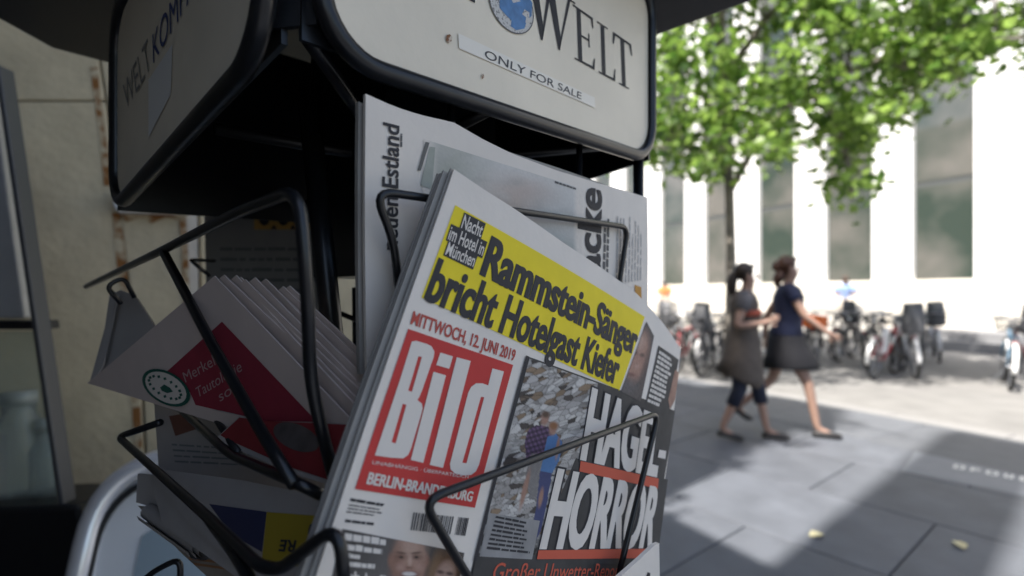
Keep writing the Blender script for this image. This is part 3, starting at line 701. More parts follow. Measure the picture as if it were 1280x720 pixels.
m_pale_ph = mat('photo_landscape', (.33,.36,.33), .75, col2=(.55,.55,.54), nscale=16, thr=(.35,.62))
def fn_land(U, V_):
    rs = np.random.RandomState(2); im = np.tile([[.58,.565,.535]], (len(U), 1))
    im = over(im, blob(U,V_,560,215,34,50,20,.9)*.8, (.36,.37,.31)); im = over(im, blob(U,V_,648,258,40,26,15,.9)*.75, (.47,.36,.29)); im = over(im, blob(U,V_,660,240,26,10,15,.9)*.4, (.40,.30,.26))
    im = over(im, blob(U,V_,690,270,30,22,0,.9)*.6, (.42,.46,.46)); im = over(im, blob(U,V_,705,322,28,22,18,.5)*.75, (.25,.29,.27)); im = over(im, blob(U,V_,680,300,18,10,0,.8)*.5, (.40,.46,.47))
    for i in range(40): im = over(im, blob(U,V_,rs.uniform(540,720),rs.uniform(190,360),rs.uniform(4,16),rs.uniform(2,6),rs.uniform(-20,40),.9)*.25, (.30,.30,.28) if i % 2 else (.62,.61,.58))
    edge = np.clip(np.minimum(np.minimum((U-534)/14, (722-U)/6), 1), 0, 1)[:, None]
    return (im*edge + np.array([[.70,.65,.585]])*(1-edge))*grain(len(U), .03, 6)
pp = photo_print(ES, [(534,172),(722,238),(722,400),(534,400)], h1, 130, 110, fn_land, 'landscape_photo', eb)
ppoly(ES, [(536,176),(541,177),(531,212),(527,212)], h2).build('print_bar', mat('ink_mid', (.13,.13,.12), .7), pp)
ppoly(ES, [(541,182),(548,183),(545,236),(531,230)], h2).build('print_patch', mat('photo_sage', (.37,.39,.34), .75, noise=.15, nscale=80), pp)
pquad(ES, [(790.5,356),(799.5,359),(800.5,379),(791.5,371)], h2, 2, 2).build('orange_mark', mat('ink_orange', (.50,.25,.04), .7), eb)

# -- folded papers in the left upper pocket
LS = plane_px((110,479,.60), (435,515,.345), (270,345,.415))
lp = thing('financial_newspaper', 'folded newspaper with dark red panel and green ring emblem in the left pocket', 'newspaper', base=tuple(LS.px(300,540)))
sheet(LS, [(109,479),(268,345)], [(412,572),(436,522)], 0, .001, 14, 20).build('page', m_salmon, lp)
jit = random.Random(4)
for k in range(1, 11):
    LS.bend = (lambda a, b, k=k: -.0022*(1+math.sin(a*16+k*1.3)) - .0016*(1+math.sin(b*22+k*2.1)))
    sheet(LS, [(160+5*k,440+1.5*k),(268+5.4*k+jit.uniform(-3,3),345+(k*1.0 if k < 5 else 5+(k-5)*2.6)+jit.uniform(-2,3))], [(420,560),(440+2*k,522-2*k)], -.0022*k, .0012, 8, 10).build('leaf', m_salmon, lp)
LS.bend = None
m_wine = mat('ink_wine', (.28,.022,.045), .75, noise=.06, nscale=40); m_green = mat('ink_green', (.01,.10,.07), .7)
rp_ = ppoly(LS, [(205,468),(278,402),(397,527),(330,526),(245,506),(238,490)], h1).build('red_panel', m_wine, lp)
mb = MB(); ptext(LS, 'Merkels', (233,478), (277,452), (229,466), h2, 0, mb); ptext(LS, 'Tautologie', (248,497), (304,463), (245,485), h2, 0, mb); ptext(LS, 'soll', (276,502), (299,487), (273,490), h2, 0, mb)
mb.build('panel_text', mat('ink_rose', (.45,.30,.30), .75), rp_)
em = pell(LS, (208,484), (236,497), (213,466), h3).build('emblem_ground', m_news, lp)
pell(LS, (208,484), (239,498.5), (213.5,464.5), h4, inner=.86).build('emblem_ring', m_green, em)
mb = MB()
for i in range(16):
    a = 2*math.pi*i/16; cx_, cy_ = 208+20*math.cos(a), 484+9*math.cos(a)+11*math.sin(a)
    ppoly(LS, [(cx_-2, cy_-1), (cx_+1, cy_-2), (cx_+2, cy_+1), (cx_-1, cy_+2)], h4, mb)
ppoly(LS, [(202,484),(207,480),(214,484),(218,489),(211,491),(204,488)], h4, mb); mb.build('emblem_mark', m_green, em)
US = plane_px((240,506,.47), (440,541,.335), (330,575,.375))
un = ppoly(US, [(175,493),(245,506),(330,526),(438,530),(438,548),(411,606),(360,590),(282,555),(272,546),(300,520)], 0).build('lower_fold', m_newsd, lp)
ppoly(US, [(300,522),(330,526),(436,531),(436,546),(411,600),(360,583),(284,549),(276,544)], h1).build('lower_print', mat('ink_dark_red', (.20,.015,.018), .75, noise=.1, nscale=50), un)
pell(US, (370,546), (400,556), (372,530), h2).build('lower_picture', mat('photo_olive', (.085,.07,.065), .75, noise=.3, nscale=50), un)
GS = plane_px((115,470,.63), (195,410,.62), (150,365,.66))
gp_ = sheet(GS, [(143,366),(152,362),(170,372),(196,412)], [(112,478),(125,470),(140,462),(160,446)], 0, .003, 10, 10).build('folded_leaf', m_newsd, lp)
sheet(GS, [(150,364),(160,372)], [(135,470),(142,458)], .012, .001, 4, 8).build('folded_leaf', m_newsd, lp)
# -- grey paper hanging behind on the far side, with a yellow ornament strip
FSf = plane_px((250,280,.86), (420,280,.80), (250,500,.86))
fp = thing('hanging_newspaper', 'shaded newspaper with yellow ornament strip on the far side of the rack', 'newspaper', base=tuple(FSf.px(330,520)))
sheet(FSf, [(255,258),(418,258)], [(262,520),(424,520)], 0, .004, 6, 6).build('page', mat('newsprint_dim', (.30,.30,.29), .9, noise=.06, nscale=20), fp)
orn = pquad(FSf, [(318,262),(418,262),(418,287),(318,287)], h2, 4, 2).build('ornament_strip', mat('ink_ochre', (.62,.38,.10), .7), fp)
mb = MB()
for i in range(4):
    u = 331+24*i; pell(FSf, (u,274.5), (u+6.5,274.5), (u,267), h4, 12, mb)
    ppoly(FSf, [(u+8,262.5),(u+16,262.5),(u+12,268)], h4, mb); ppoly(FSf, [(u+8,286.5),(u+12,281),(u+16,286.5)], h4, mb)
mb.build('ornament_dots', m_ink, orn)
greek(FSf, [(275,305),(415,305),(418,460),(280,460)], 12, h2, .3, .05, .2).build('print', mat('ink_soft2', (.16,.17,.17), .7), fp)
# -- lower left pocket
RS = plane_px((190,510,.56), (320,590,.50), (200,600,.55))
rp2 = thing('rear_newspaper', 'grey newspaper sheet standing upright under the red panel paper', 'newspaper', base=tuple(RS.px(260,640)))
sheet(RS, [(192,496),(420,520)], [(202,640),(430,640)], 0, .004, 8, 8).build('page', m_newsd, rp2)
ppoly(RS, [(212,520),(240,515),(250,535),(220,545)], h2).build('print', mat('ink_rust', (.16,.07,.05), .7), rp2)
greek(RS, [(215,552),(330,560),(330,585),(220,580)], 4, h2, .3, .05, .2).build('small_print', MATS['ink_soft2'], rp2)
DS = plane_px((190,585,.50), (425,625,.325), (330,700,.345))
dp = thing('magazine_newspaper', 'folded paper with blue and yellow blocks in the lower left pocket', 'newspaper', base=tuple(DS.px(330,760)))
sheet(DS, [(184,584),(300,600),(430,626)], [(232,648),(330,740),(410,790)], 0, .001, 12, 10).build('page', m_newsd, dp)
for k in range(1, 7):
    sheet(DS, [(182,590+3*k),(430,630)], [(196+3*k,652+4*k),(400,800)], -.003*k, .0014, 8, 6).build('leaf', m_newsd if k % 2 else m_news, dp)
pquad(DS, [(262,630),(334,640),(328,690),(290,668)], h1, 6, 4).build('blue_block', mat('ink_blue_block', (.03,.033,.085), .75), dp)
yb = pquad(DS, [(334,640),(412,646),(395,712),(328,700)], h1, 6, 4).build('yellow_block', mat('ink_yellow_block', (.36,.27,.02), .75), dp)
mb = MB(); ptext(DS, 'U', (401,655), (388,654), (399,668), h2, .03, mb); ptext(DS, 'RE', (372,676), (352,675), (369,690), h2, .03, mb); ptext(DS, 'A', (388,697), (374,696), (386,710), h2, .03, mb); mb.build('block_letters', m_ink, yb)
# rolled page ends and striped lower pages
for k, (u, v, r_) in enumerate(((186,640,.010),(200,650,.008))):
    a = at(u, v, .50); mb = MB()
    ax = (at(260,690,.42)-a).normalized(); x_ = ax.cross(Z).normalized(); y_ = ax.cross(x_)
    pts = []
    for i in range(26):
        th = i*.5; rr = r_*(1-.6*i/26); pts.append((x_*math.cos(th)+y_*math.sin(th))*rr)
    vs_ = [a+p for p in pts] + [a+p+ax*.12 for p in pts]
    mb.add(vs_, [(i, i+1, 26+i+1, 26+i) for i in range(25)]); mb.build('rolled_leaf', m_newsd, dp, True)
KS = plane_px((178,600,.52), (215,625,.49), (190,650,.50))
sheet(KS, [(172,592),(214,596)], [(170,628),(212,640)], 0, .002, 4, 4).build('end_leaf', m_newsd, dp)
OS = plane_px((190,655,.49), (300,720,.40), (260,660,.44))
so = ppoly(OS, [(172,632),(215,636),(262,640),(300,670),(330,730),(280,740),(225,690),(196,658)], 0).build('under_leaf', mat('under_leaf', (.28,.24,.20), .85, noise=.2, nscale=40), dp)
mb = MB()
for k in range(6):
    ppoly(OS, [(212+6*k,668+7*k),(262+8*k,672+8*k),(263+8*k,675+8*k),(214+6*k,671.5+7*k)], h1, mb)
mb.build('stripe_print', mat('ink_tan', (.30,.15,.07), .8), so)

# ------------------------------------------------------------------ people
def skin_figure(name, V, Ed, R, m, parent, sub=1, root='pelvis'):
    keys = list(V); me = bpy.data.meshes.new(name)
    me.from_pydata([V[k] for k in keys], [(keys.index(a), keys.index(b)) for a, b in Ed], [])
    o = bpy.data.objects.new(name, me); COL.objects.link(o)
    o.modifiers.new('skin', 'SKIN'); sv = me.skin_vertices[0].data
    for i, k in enumerate(keys):
        r = R[k]; sv[i].radius = r if isinstance(r, tuple) else (r, r); sv[i].use_root = (k == root)
    sd = o.modifiers.new('sub', 'SUBSURF'); sd.levels = sd.render_levels = sub+1
    me2 = bpy.data.meshes.new_from_object(o.evaluated_get(bpy.context.evaluated_depsgraph_get()))
    me2.name = name; me2.materials.clear(); me2.materials.append(m); me2.polygons.foreach_set('use_smooth', [True]*len(me2.polygons))
    o.modifiers.clear(); o.data = me2; bpy.data.meshes.remove(me)
    o.parent = parent; return o
m_skin = mat('skin', (.29,.18,.135), .55, noise=.05, nscale=12); m_hair = mat('dark_hair', (.018,.011,.008), .5, noise=.3, nscale=50)
m_hair2 = mat('auburn_hair', (.055,.02,.01), .5, noise=.3, nscale=50); m_shoe = mat('black_shoe', (.02,.018,.018), .5)
BE = [('pelvis','waist'),('waist','chest'),('chest','neck'),('neck','jaw'),('jaw','skull'),
      ('chest','shl'),('shl','ell'),('ell','wrl'),('wrl','hal'),('chest','shr'),('shr','elr'),('elr','wrr'),('wrr','har'),
      ('pelvis','hil'),('hil','knl'),('knl','anl'),('anl','tol'),('pelvis','hir'),('hir','knr'),('knr','anr'),('anr','tor')]
BR = dict(pelvis=(.13,.11), waist=(.11,.085), chest=(.125,.095), neck=.048, jaw=(.062,.058), skull=(.085,.078), shl=.05, ell=.037, wrl=.025, hal=.022, shr=.05, elr=.037, wrr=.025, har=.022,
          hil=.085, knl=.052, anl=.034, tol=.028, hir=.085, knr=.052, anr=.034, tor=.028)
def fingers(mb, w, h_, side):
    w, h_ = Vector(w), Vector(h_); d = (h_-w).normalized(); x = d.cross(Vector((0,side,0))).normalized(); p = h_
    for i, (o_, l_) in enumerate(((-.03,.06),(-.01,.075),(.01,.07),(.03,.055))):
        b_ = p + x*o_*.8; mb.tube([b_, b_+d*l_*.5+Vector((0,-side*.006,0)), b_+d*l_+Vector((0,-side*.02,0))], [.009,.008,.006], 6)
    b_ = w.lerp(h_, .5) + x*.03; mb.tube([b_, b_+x*.025+d*.03, b_+x*.03+d*.06], [.010,.009,.007], 6)
def head_bits(root, V, hair_m, style):
    c = Vector(V['skull']); f = Vector((1,0,0))
    mb = MB().ell(c+Vector((.088,.0,-.028)), (.018,.013,.02), 8, 6); mb.build('nose', m_skin, root, True)
    for s_ in (-1, 1):
        MB().ell(c+Vector((.075,s_*.034,.002)), (.010,.014,.009), 8, 6).build('eye', mat('eye_dark', (.05,.04,.035), .3), root, True)
        MB().ell(c+Vector((-.005,s_*.082,-.02)), (.022,.01,.032), 8, 6).build('ear', m_skin, root, True)
    MB().ell(c+Vector((.078,0,-.075)), (.012,.026,.008), 8, 6).build('mouth', mat('lips', (.38,.14,.12), .5), root, True)
    mb = MB().ell(c+Vector((-.035,0,.026)), (.092,.092,.094), 16, 10)
    mb.tube([c+Vector((.05,0,.085)), c+Vector((.0,.07,.05)), c+Vector((-.05,.075,-.03))], [.02,.035,.03], 8)
    mb.tube([c+Vector((.05,0,.085)), c+Vector((.0,-.07,.05)), c+Vector((-.05,-.075,-.03))], [.02,.035,.03], 8)
    if style == 'pony': mb.tube([c+Vector((-.08,0,.03)), c+Vector((-.115,0,.0)), c+Vector((-.135,0,-.07)), c+Vector((-.135,0,-.16)), c+Vector((-.125,0,-.23))], [.035,.042,.048,.04,.014], 10)
    else: mb.ell(c+Vector((-.11,0,.01)), (.055,.06,.06), 10, 8); mb.tube([c+Vector((-.06,0,-.04)), c+Vector((-.11,0,-.12)), c+Vector((-.12,0,-.2))], [.06,.05,.02], 10)
    mb.build('hair', hair_m, root, True)
def shoe(root, an, to):
    an, to = Vector(an), Vector(to); d = to-an
    MB().tube([an+Vector((-.045,0,-.05)), an+Vector((0,0,-.045)), an+d*.6+Vector((0,0,-.012)), to+Vector((.03,0,.004)), to+Vector((.075,0,-.004))], [(.030,.034),(.030,.040),(.030,.044),(.032,.042),(.016,.026)], 10).build('shoe', m_shoe, root, True)

w1 = thing('person', 'woman with dark ponytail in grey brown dress over cropped navy leggings, mid-stride', 'person', loc=tuple(gp(930, 549)), rz=rad(-20), group=None)
V = dict(pelvis=(0,0,.92), waist=(.0,0,1.08), chest=(.0,0,1.28), neck=(.01,0,1.43), jaw=(.045,0,1.50), skull=(.03,0,1.585),
         shl=(0,.17,1.36), ell=(-.06,.24,1.10), wrl=(.15,.20,1.12), hal=(.22,.17,1.14), shr=(0,-.17,1.36), elr=(-.08,-.24,1.10), wrr=(.15,-.20,1.13), har=(.225,-.17,1.16),
         hil=(0,.09,.86), knl=(.13,.10,.50), anl=(.21,.09,.085), tol=(.33,.09,.03), hir=(0,-.09,.86), knr=(-.05,-.09,.48), anr=(-.20,-.09,.11), tor=(-.08,-.09,.03))
skin_figure('body', V, BE, BR, m_skin, w1)
for a_, b_, s_ in (('wrl','hal',1),('wrr','har',-1)):
    mb = MB(); fingers(mb, V[a_], V[b_], s_); mb.build('fingers', m_skin, w1, True)
head_bits(w1, V, m_hair, 'pony')
m_dress = mat('grey_brown_dress', (.085,.070,.060), .85, noise=.15, nscale=14, bump=.3, bscale=30)
MB().tube([(0,0,1.43),(0,0,1.38),(0,0,1.30),(0,0,1.17),(0,0,1.06),(-.01,0,.92),(-.02,0,.76),(-.04,0,.61),(-.05,0,.59)], [(.07,.10),(.11,.17),(.135,.18),(.125,.155),(.13,.155),(.16,.19),(.185,.21),(.225,.225),(.21,.21)], 20).build('dress', m_dress, w1, True)
MB().tube([(.02,0,1.245),(.02,0,1.19)], [(.138,.17),(.135,.166)], 20).build('red_waistband', mat('rust_red_band', (.32,.07,.04), .8), w1, True)
for s_, e_ in (('shl','ell'),('shr','elr')):
    a, b_ = Vector(V[s_]), Vector(V[e_]); MB().tube([a.lerp(Vector(V['chest']), .25)+Vector((0,0,.03)), a, a.lerp(b_, .45)], [.07,.072,.062], 10).build('sleeve', mat('grey_sleeve', (.10,.097,.105), .85, noise=.1), w1, True)
m_leg = mat('navy_leggings', (.010,.014,.032), .8)
for h_, k_, a_ in (('hil','knl','anl'),('hir','knr','anr')):
    a, b_, c = Vector(V[h_]), Vector(V[k_]), Vector(V[a_]); MB().tube([a, a.lerp(b_,.5), b_, b_.lerp(c,.38)], [.10,.085,.066,.064], 12).build('legging', m_leg, w1, True)
shoe(w1, V['anl'], V['tol']); shoe(w1, V['anr'], V['tor'])
w1.scale = (.97,.97,.97)

w2 = thing('person', 'woman with auburn hair in navy top and short black skirt, striding', 'person', loc=tuple(gp(981, 541)), rz=rad(-20))
V = dict(pelvis=(0,0,.97), waist=(.02,0,1.13), chest=(.03,0,1.34), neck=(.03,0,1.50), jaw=(.065,0,1.575), skull=(.045,0,1.665),
         shl=(.02,.17,1.43), ell=(-.12,.23,1.20), wrl=(-.16,.22,.97), hal=(-.15,.21,.89), shr=(.02,-.17,1.43), elr=(.14,-.23,1.18), wrr=(.33,-.2,1.03), har=(.40,-.18,.99),
         hil=(0,.09,.90), knl=(-.10,.10,.52), anl=(-.42,.09,.22), tol=(-.36,.09,.10), hir=(0,-.09,.90), knr=(.19,-.09,.52), anr=(.27,-.09,.09), tor=(.40,-.09,.03))
skin_figure('body', V, BE, BR, m_skin, w2)
for a_, b_, s_ in (('wrl','hal',1),('wrr','har',-1)):
    mb = MB(); fingers(mb, V[a_], V[b_], s_); mb.build('fingers', m_skin, w2, True)
head_bits(w2, V, m_hair2, 'bun')
m_navy = mat('navy_top', (.013,.018,.05), .8, noise=.2, nscale=25, bump=.3)
MB().tube([(.03,0,1.49),(.03,0,1.45),(.03,0,1.36),(.03,0,1.22),(.02,0,1.10),(.01,0,1.00),(.01,0,.985)], [(.065,.12),(.11,.185),(.145,.185),(.13,.16),(.135,.16),(.16,.185),(.15,.175)], 20).build('top', m_navy, w2, True)
for s_, e_ in (('shl','ell'),('shr','elr')):
    a, b_ = Vector(V[s_]), Vector(V[e_]); MB().tube([a.lerp(Vector(V['chest']), .25)+Vector((0,0,.03)), a, a.lerp(b_, .4)], [.07,.074,.062], 10).build('sleeve', m_navy, w2, True)
MB().tube([(.01,0,1.02),(.01,0,.95),(.03,0,.82),(.05,0,.68),(.05,0,.66)], [(.14,.165),(.17,.195),(.21,.21),(.265,.23),(.25,.22)], 20).build('skirt', mat('black_skirt', (.006,.006,.009), .85, bump=.3, bscale=20), w2, True)
shoe(w2, V['anl'], V['tol']); shoe(w2, V['anr'], V['tor'])
w2.scale = (.97,.97,.97)
# handbag of the second woman
# far seated people on the plinth ledge
def seated(u, v, y, col, hcol, label, rz):
    p = at(u, v, y); r = thing('person', label, 'person', loc=tuple(p), rz=rz)
    V = dict(pelvis=(0,0,.12), waist=(.05,0,.30), chest=(.14,0,.48), neck=(.22,0,.58), jaw=(.27,0,.62), skull=(.28,0,.70), shl=(.14,.19,.54), ell=(.26,.26,.30), wrl=(.46,.14,.28), hal=(.52,.1,.29), shr=(.14,-.19,.54), elr=(.26,-.26,.30), wrr=(.46,-.14,.28), har=(.52,-.1,.29),
             hil=(.06,.1,.11), knl=(.48,.12,.13), anl=(.50,.12,-.32), tol=(.62,.12,-.38), hir=(.06,-.1,.11), knr=(.48,-.12,.13), anr=(.50,-.12,-.32), tor=(.62,-.12,-.38))
    skin_figure('body', V, BE, BR, m_skin, r)
    MB().tube([(.20,0,.60),(.17,0,.55),(.12,0,.45),(.05,0,.30),(0,0,.12),(0,0,.06)], [(.07,.12),(.12,.21),(.15,.20),(.14,.18),(.16,.19),(.14,.17)], 14).build('shirt', mat('shirt_%.2f' % col[0], col, .85), r, True)
    for s_, e_ in (('shl','ell'),('shr','elr')):
        a, b_ = Vector(V[s_]), Vector(V[e_]); MB().tube([a.lerp(Vector(V['chest']), .25), a, a.lerp(b_, .8)], [.08,.085,.07], 10).build('sleeve', MATS['shirt_%.2f' % col[0]], r, True)
    for h_, k_, a_ in (('hil','knl','anl'),('hir','knr','anr')):
        MB().tube([V[h_], V[k_], V[a_]], [.11,.085,.06], 10).build('trouser_leg', mat('beige_trousers', (.42,.37,.32), .85), r, True)
    MB().ell((.26,0,.73), (.105,.098,.10), 12, 8).build('hair', mat('hair_%.2f' % hcol[1], hcol, .6), r, True)
    return r
m_bench = mat('bench_stone', (.62,.59,.54), .8, noise=.06)
yb_ = 13.6
for (u, lab, rz, col, hc) in ((1056,'person in light blue shirt bending forward on stone ledge behind bicycles',rad(-120),(.30,.42,.72),(.05,.03,.02)), (832,'person in orange top sitting on ledge at the far end of the facade',rad(-120),(.60,.26,.10),(.03,.02,.02))):
    y = 15.2 if u > 1000 else 21.0
    zt = .45
    seated(u, CY - (zt+.62-H)*F/y, y, col, hc, lab, rz)
    bn = MB().obox(at(u, CY-(zt+.62-H)*F/y, y) + Vector((-1.1,-.1,-zt-.58)), (2.2,0,0), (0,.5,0), (0,0,zt+.58)).build('stone_bench', m_bench, None, bevel=.02)
    tag(bn, 'pale stone block seat under the person in %s' % ('light blue' if u > 1000 else 'orange'), 'bench')

# ------------------------------------------------------------------ bicycles
m_tyre = mat('tyre', (.02,.02,.02), .8); m_alu = mat('aluminium', (.33,.33,.34), .3, metal=.8); m_sad = mat('saddle_black', (.025,.025,.028), .5)
def torus(mb, c, R, r, n=28, k=6):
    mb.tube([Vector(c) + Vector((R*math.cos(2*math.pi*i/n), 0, R*math.sin(2*math.pi*i/n))) for i in range(n)], r, k, closed=True); return mb
def make_bike(loc, rz, fcol, label, extra=(), guard=None, lean=0.0, group=None):
    r = thing('bicycle', label, 'bicycle', loc=loc, rz=rz, group=group); r.rotation_euler = (lean, 0, rz)
    mf = mat('paint_%.2f_%.2f_%.2f' % fcol, fcol, .3, coat=.5); R = .34
    for x in (-.53, .53):
        w = torus(MB(), (x,0,R), R-.018, .024).build('wheel', m_tyre, r, True)
        torus(MB(), (x,0,R), R-.042, .011).build('rim', m_alu, w, True)
        mb = MB()
        for i in range(18):
            a = 2*math.pi*i/18; mb.tube([(x,(-1)**i*.02,R), (x+(R-.05)*math.cos(a),0,R+(R-.05)*math.sin(a))], .0018, 4)
        mb.tube([(x,-.05,R),(x,.05,R)], .022, 10); mb.build('spokes', m_alu, w)
        a0, a1 = (40, 190) if x < 0 else (20, 150)
        MB().tube([(x+(R+.03)*math.cos(rad(a)), 0, R+(R+.03)*math.sin(rad(a))) for a in range(a0, a1+1, 10)], [(.006,.028)]*len(range(a0, a1+1, 10)), 8).build('mudguard', mat('guard_%s' % (guard or 'alu'), {'white':(.78,.78,.77),'black':(.03,.03,.03)}.get(guard, (.55,.55,.56)), .35), r, True)
    bb, seat, head, hb = (-.08,0,.29), (-.24,0,.80), (.33,0,.84), (.38,0,.66)
    mb = MB(); mb.tube([bb, seat], .017, 8); mb.tube([bb, hb], .019, 8); mb.tube([(-.215,0,.72), (.345,0,.80)], .017, 8); mb.tube([head, hb], .021, 8)
    for s_ in (-1,1): mb.tube([bb, (-.53,s_*.06,R)], .010, 6); mb.tube([(-.22,0,.74), (-.53,s_*.06,R)], .009, 6); mb.tube([hb, (.40,s_*.05,.60), (.53,s_*.055,R)], .012, 6)
    mb.build('frame', mf, r, True)
    MB().tube([seat, (-.265,0,.90)], .013, 8).build('seat_post', m_alu, r, True)
    MB().tube([(-.40,0,.92),(-.36,0,.945),(-.27,0,.94),(-.18,0,.935),(-.12,0,.925)], [(.02,.05),(.032,.085),(.03,.065),(.02,.03),(.012,.016)], 12).build('saddle', m_sad, r, True)
    MB().tube([head, (.31,0,1.0)], .014, 8).build('stem', m_alu, r, True)
    MB().tube([(.20,-.30,1.0),(.30,-.22,1.03),(.33,0,1.0),(.30,.22,1.03),(.20,.30,1.0)], .012, 8).build('handlebar', m_alu, r, True)
    for s_ in (-1,1): MB().tube([(.21,s_*.295,1.002),(.11,s_*.32,.985)], .017, 8).build('grip', m_sad, r, True)
    MB().tube([(.42,0,.86),(.47,0,.86),(.48,0,.86)], [.03,.042,.04], 12).build('front_lamp', mat('lamp_white', (.75,.75,.72), .2), r, True)
    mb = MB(); torus(mb, (bb[0],-.05,bb[2]), .09, .006, 20, 5); mb.tube([(bb[0],-.07,bb[2]),(bb[0]+.1,-.08,bb[2]-.13)], .009, 6); mb.tube([(bb[0],.07,bb[2]),(bb[0]-.1,.08,bb[2]+.13)], .009, 6); mb.box((bb[0]+.05,-.16,bb[2]-.145),(bb[0]+.15,-.08,bb[2]-.12)); mb.box((bb[0]-.15,.08,bb[2]+.12),(bb[0]-.05,.16,bb[2]+.145)); mb.build('crank', m_alu, r)
    MB().tube([(-.62,.0,.71),(-.63,.0,.66)], [.03,.03], 8).build('rear_lamp', mat('lamp_red', (.55,.03,.03), .3), r, True)
    mb = MB(); [mb.tube([(-.75,y_,.72),(-.30,y_,.72)], .006, 6) for y_ in (-.06,0,.06)]; mb.tube([(-.72,-.06,.72),(-.72,.06,.72)], .006, 6); [mb.tube([(-.55,s_*.06,.72),(-.53,s_*.07,R)], .006, 6) for s_ in (-1,1)]; mb.build('luggage_rack', m_alu, r)
    MB().tube([(-.15,.06,.26),(-.19,.20,.015)], .010, 6).build('kickstand', m_alu, r)
    if 'basket' in extra:
        mb = MB()
        for z_, s_ in ((.80,.12),(.88,.14),(.98,.16)): mb.tube([(.62-s_,-s_,z_),(.62+s_,-s_,z_),(.62+s_,s_,z_),(.62-s_,s_,z_),(.62-s_,-s_,z_)], .006, 5)
        for i in range(9):
            for sx, sy in ((1,0),(-1,0),(0,1),(0,-1)):
                t_ = -1+2*i/8; p0 = (.62+.12*(sx if sx else t_), .12*(sy if sy else t_), .80); p1 = (.62+.16*(sx if sx else t_), .16*(sy if sy else t_), .98); mb.tube([p0, p1], .004, 4)
        mb.build('basket', m_sad, r)
    if 'childseat' in extra: MB().tube([(-.55,0,.76),(-.56,0,.85),(-.66,0,1.0),(-.70,0,1.25)], [(.15,.16),(.16,.17),(.05,.16),(.035,.13)], 12).build('child_seat', mat('seat_grey', (.07,.072,.08), .5), r, True)
    if 'orange' in extra: MB().obox((-.74,-.18,.735), (.36,0,0), (0,.36,0), (0,0,.24)).build('orange_crate', mat('crate_orange', (.75,.16,.03), .6), r, bevel=.02)
    if 'panel' in extra: MB().obox((-.30,-.03,.40), (.26,0,.0), (0,.06,0), (.03,0,.42)).build('white_pannier', mat('pannier_white', (.78,.78,.78), .4), r, bevel=.03)
    return r
def bk(u, v, turn, fcol, label, **k): p = gp(u, v, -.04); return make_bike((p.x, p.y, -.04), rad(turn), fcol, label, **k)
bk(1105, 470, 38, (.50,.04,.05), 'red framed bicycle with white mudguards and white pannier on pale paving', guard='white', extra=('panel',), lean=rad(5))
bk(1136, 468, 62, (.30,.31,.33), 'steel bicycle with child seat parked tight beside the red framed one', extra=('childseat',), lean=rad(-3))
bk(1152, 456, 50, (.10,.11,.13), 'dark grey bicycle with wire basket behind the child seat bicycle', extra=('basket',), guard='black', lean=rad(3))
bk(1170, 450, 56, (.05,.07,.14), 'navy bicycle with child seat at the end of the red frame cluster', extra=('childseat','basket'), lean=rad(-4))
bk(1128, 452, 44, (.04,.04,.04), 'black bicycle with white mudguards squeezed in behind the red framed one', guard='white', lean=rad(4))
bk(1092, 458, 46, (.02,.02,.025), 'black bicycle with wire basket leaning behind the white mudguard wheel', guard='black', extra=('basket',), lean=rad(-5))
bk(1118, 462, 58, (.06,.07,.09), 'slate bicycle with black mudguards wedged between red frame and child seat', guard='black', extra=('basket',), lean=rad(2))
bk(1258, 482, 50, (.10,.20,.30), 'blue bicycle with white mudguards parked away from the others', guard='white', extra=('basket',), lean=rad(4))
bk(1284, 470, 58, (.25,.05,.05), 'dark red bicycle with child seat beside the blue bicycle', extra=('childseat',), lean=rad(-4))
bk(1030, 452, 36, (.03,.03,.035), 'black bicycle carrying an orange crate behind the walking women', guard='black', extra=('orange',), lean=rad(4))
bk(1058, 450, 44, (.03,.03,.03), 'black bicycle with black mudguards and wire basket next to orange crate bicycle', guard='black', extra=('basket',), lean=rad(-4))
bk(1078, 444, 30, (.06,.06,.06), 'charcoal bicycle with child seat between orange crate and red frame bicycles', guard='black', extra=('childseat',), lean=rad(3))
bk(1014, 446, 50, (.05,.06,.05), 'dark green bicycle with black mudguards half hidden behind the striding woman', guard='black', lean=rad(3))
for i, (u, v, tn, col, lab, kw) in enumerate(((842,458,58,(.30,.31,.33),'steel bicycle with wire basket nearest the newspaper edge',dict(extra=('basket',))), (860,464,46,(.5,.06,.06),'red bicycle with white mudguards among the silver row',dict(guard='white')), (878,460,62,(.45,.45,.46),'pale bicycle with child seat in the row behind ponytail woman',dict(extra=('childseat',))), (898,456,50,(.12,.13,.15),'grey bicycle with black mudguards partly hidden by ponytail woman',dict(guard='black')), (826,452,45,(.60,.60,.58),'white bicycle with white pannier beside the steel basket bicycle',dict(extra=('panel',), guard='white')), (868,448,70,(.05,.05,.06),'black bicycle with wire basket standing behind the red one',dict(extra=('basket',), guard='black')), (850,450,40,(.03,.03,.03),'black bicycle with child seat behind the steel basket one',dict(extra=('childseat',), guard='black')), (888,466,52,(.04,.045,.06),'dark blue bicycle with wire basket next to the ponytail woman',dict(extra=('basket',), guard='black')), (946,452,52,(.25,.26,.28),'steel grey bicycle seen between the two women',dict(extra=('basket',), guard='white')))):
    bk(u, v, tn, col, lab, lean=rad((-1)**i*4), **kw)

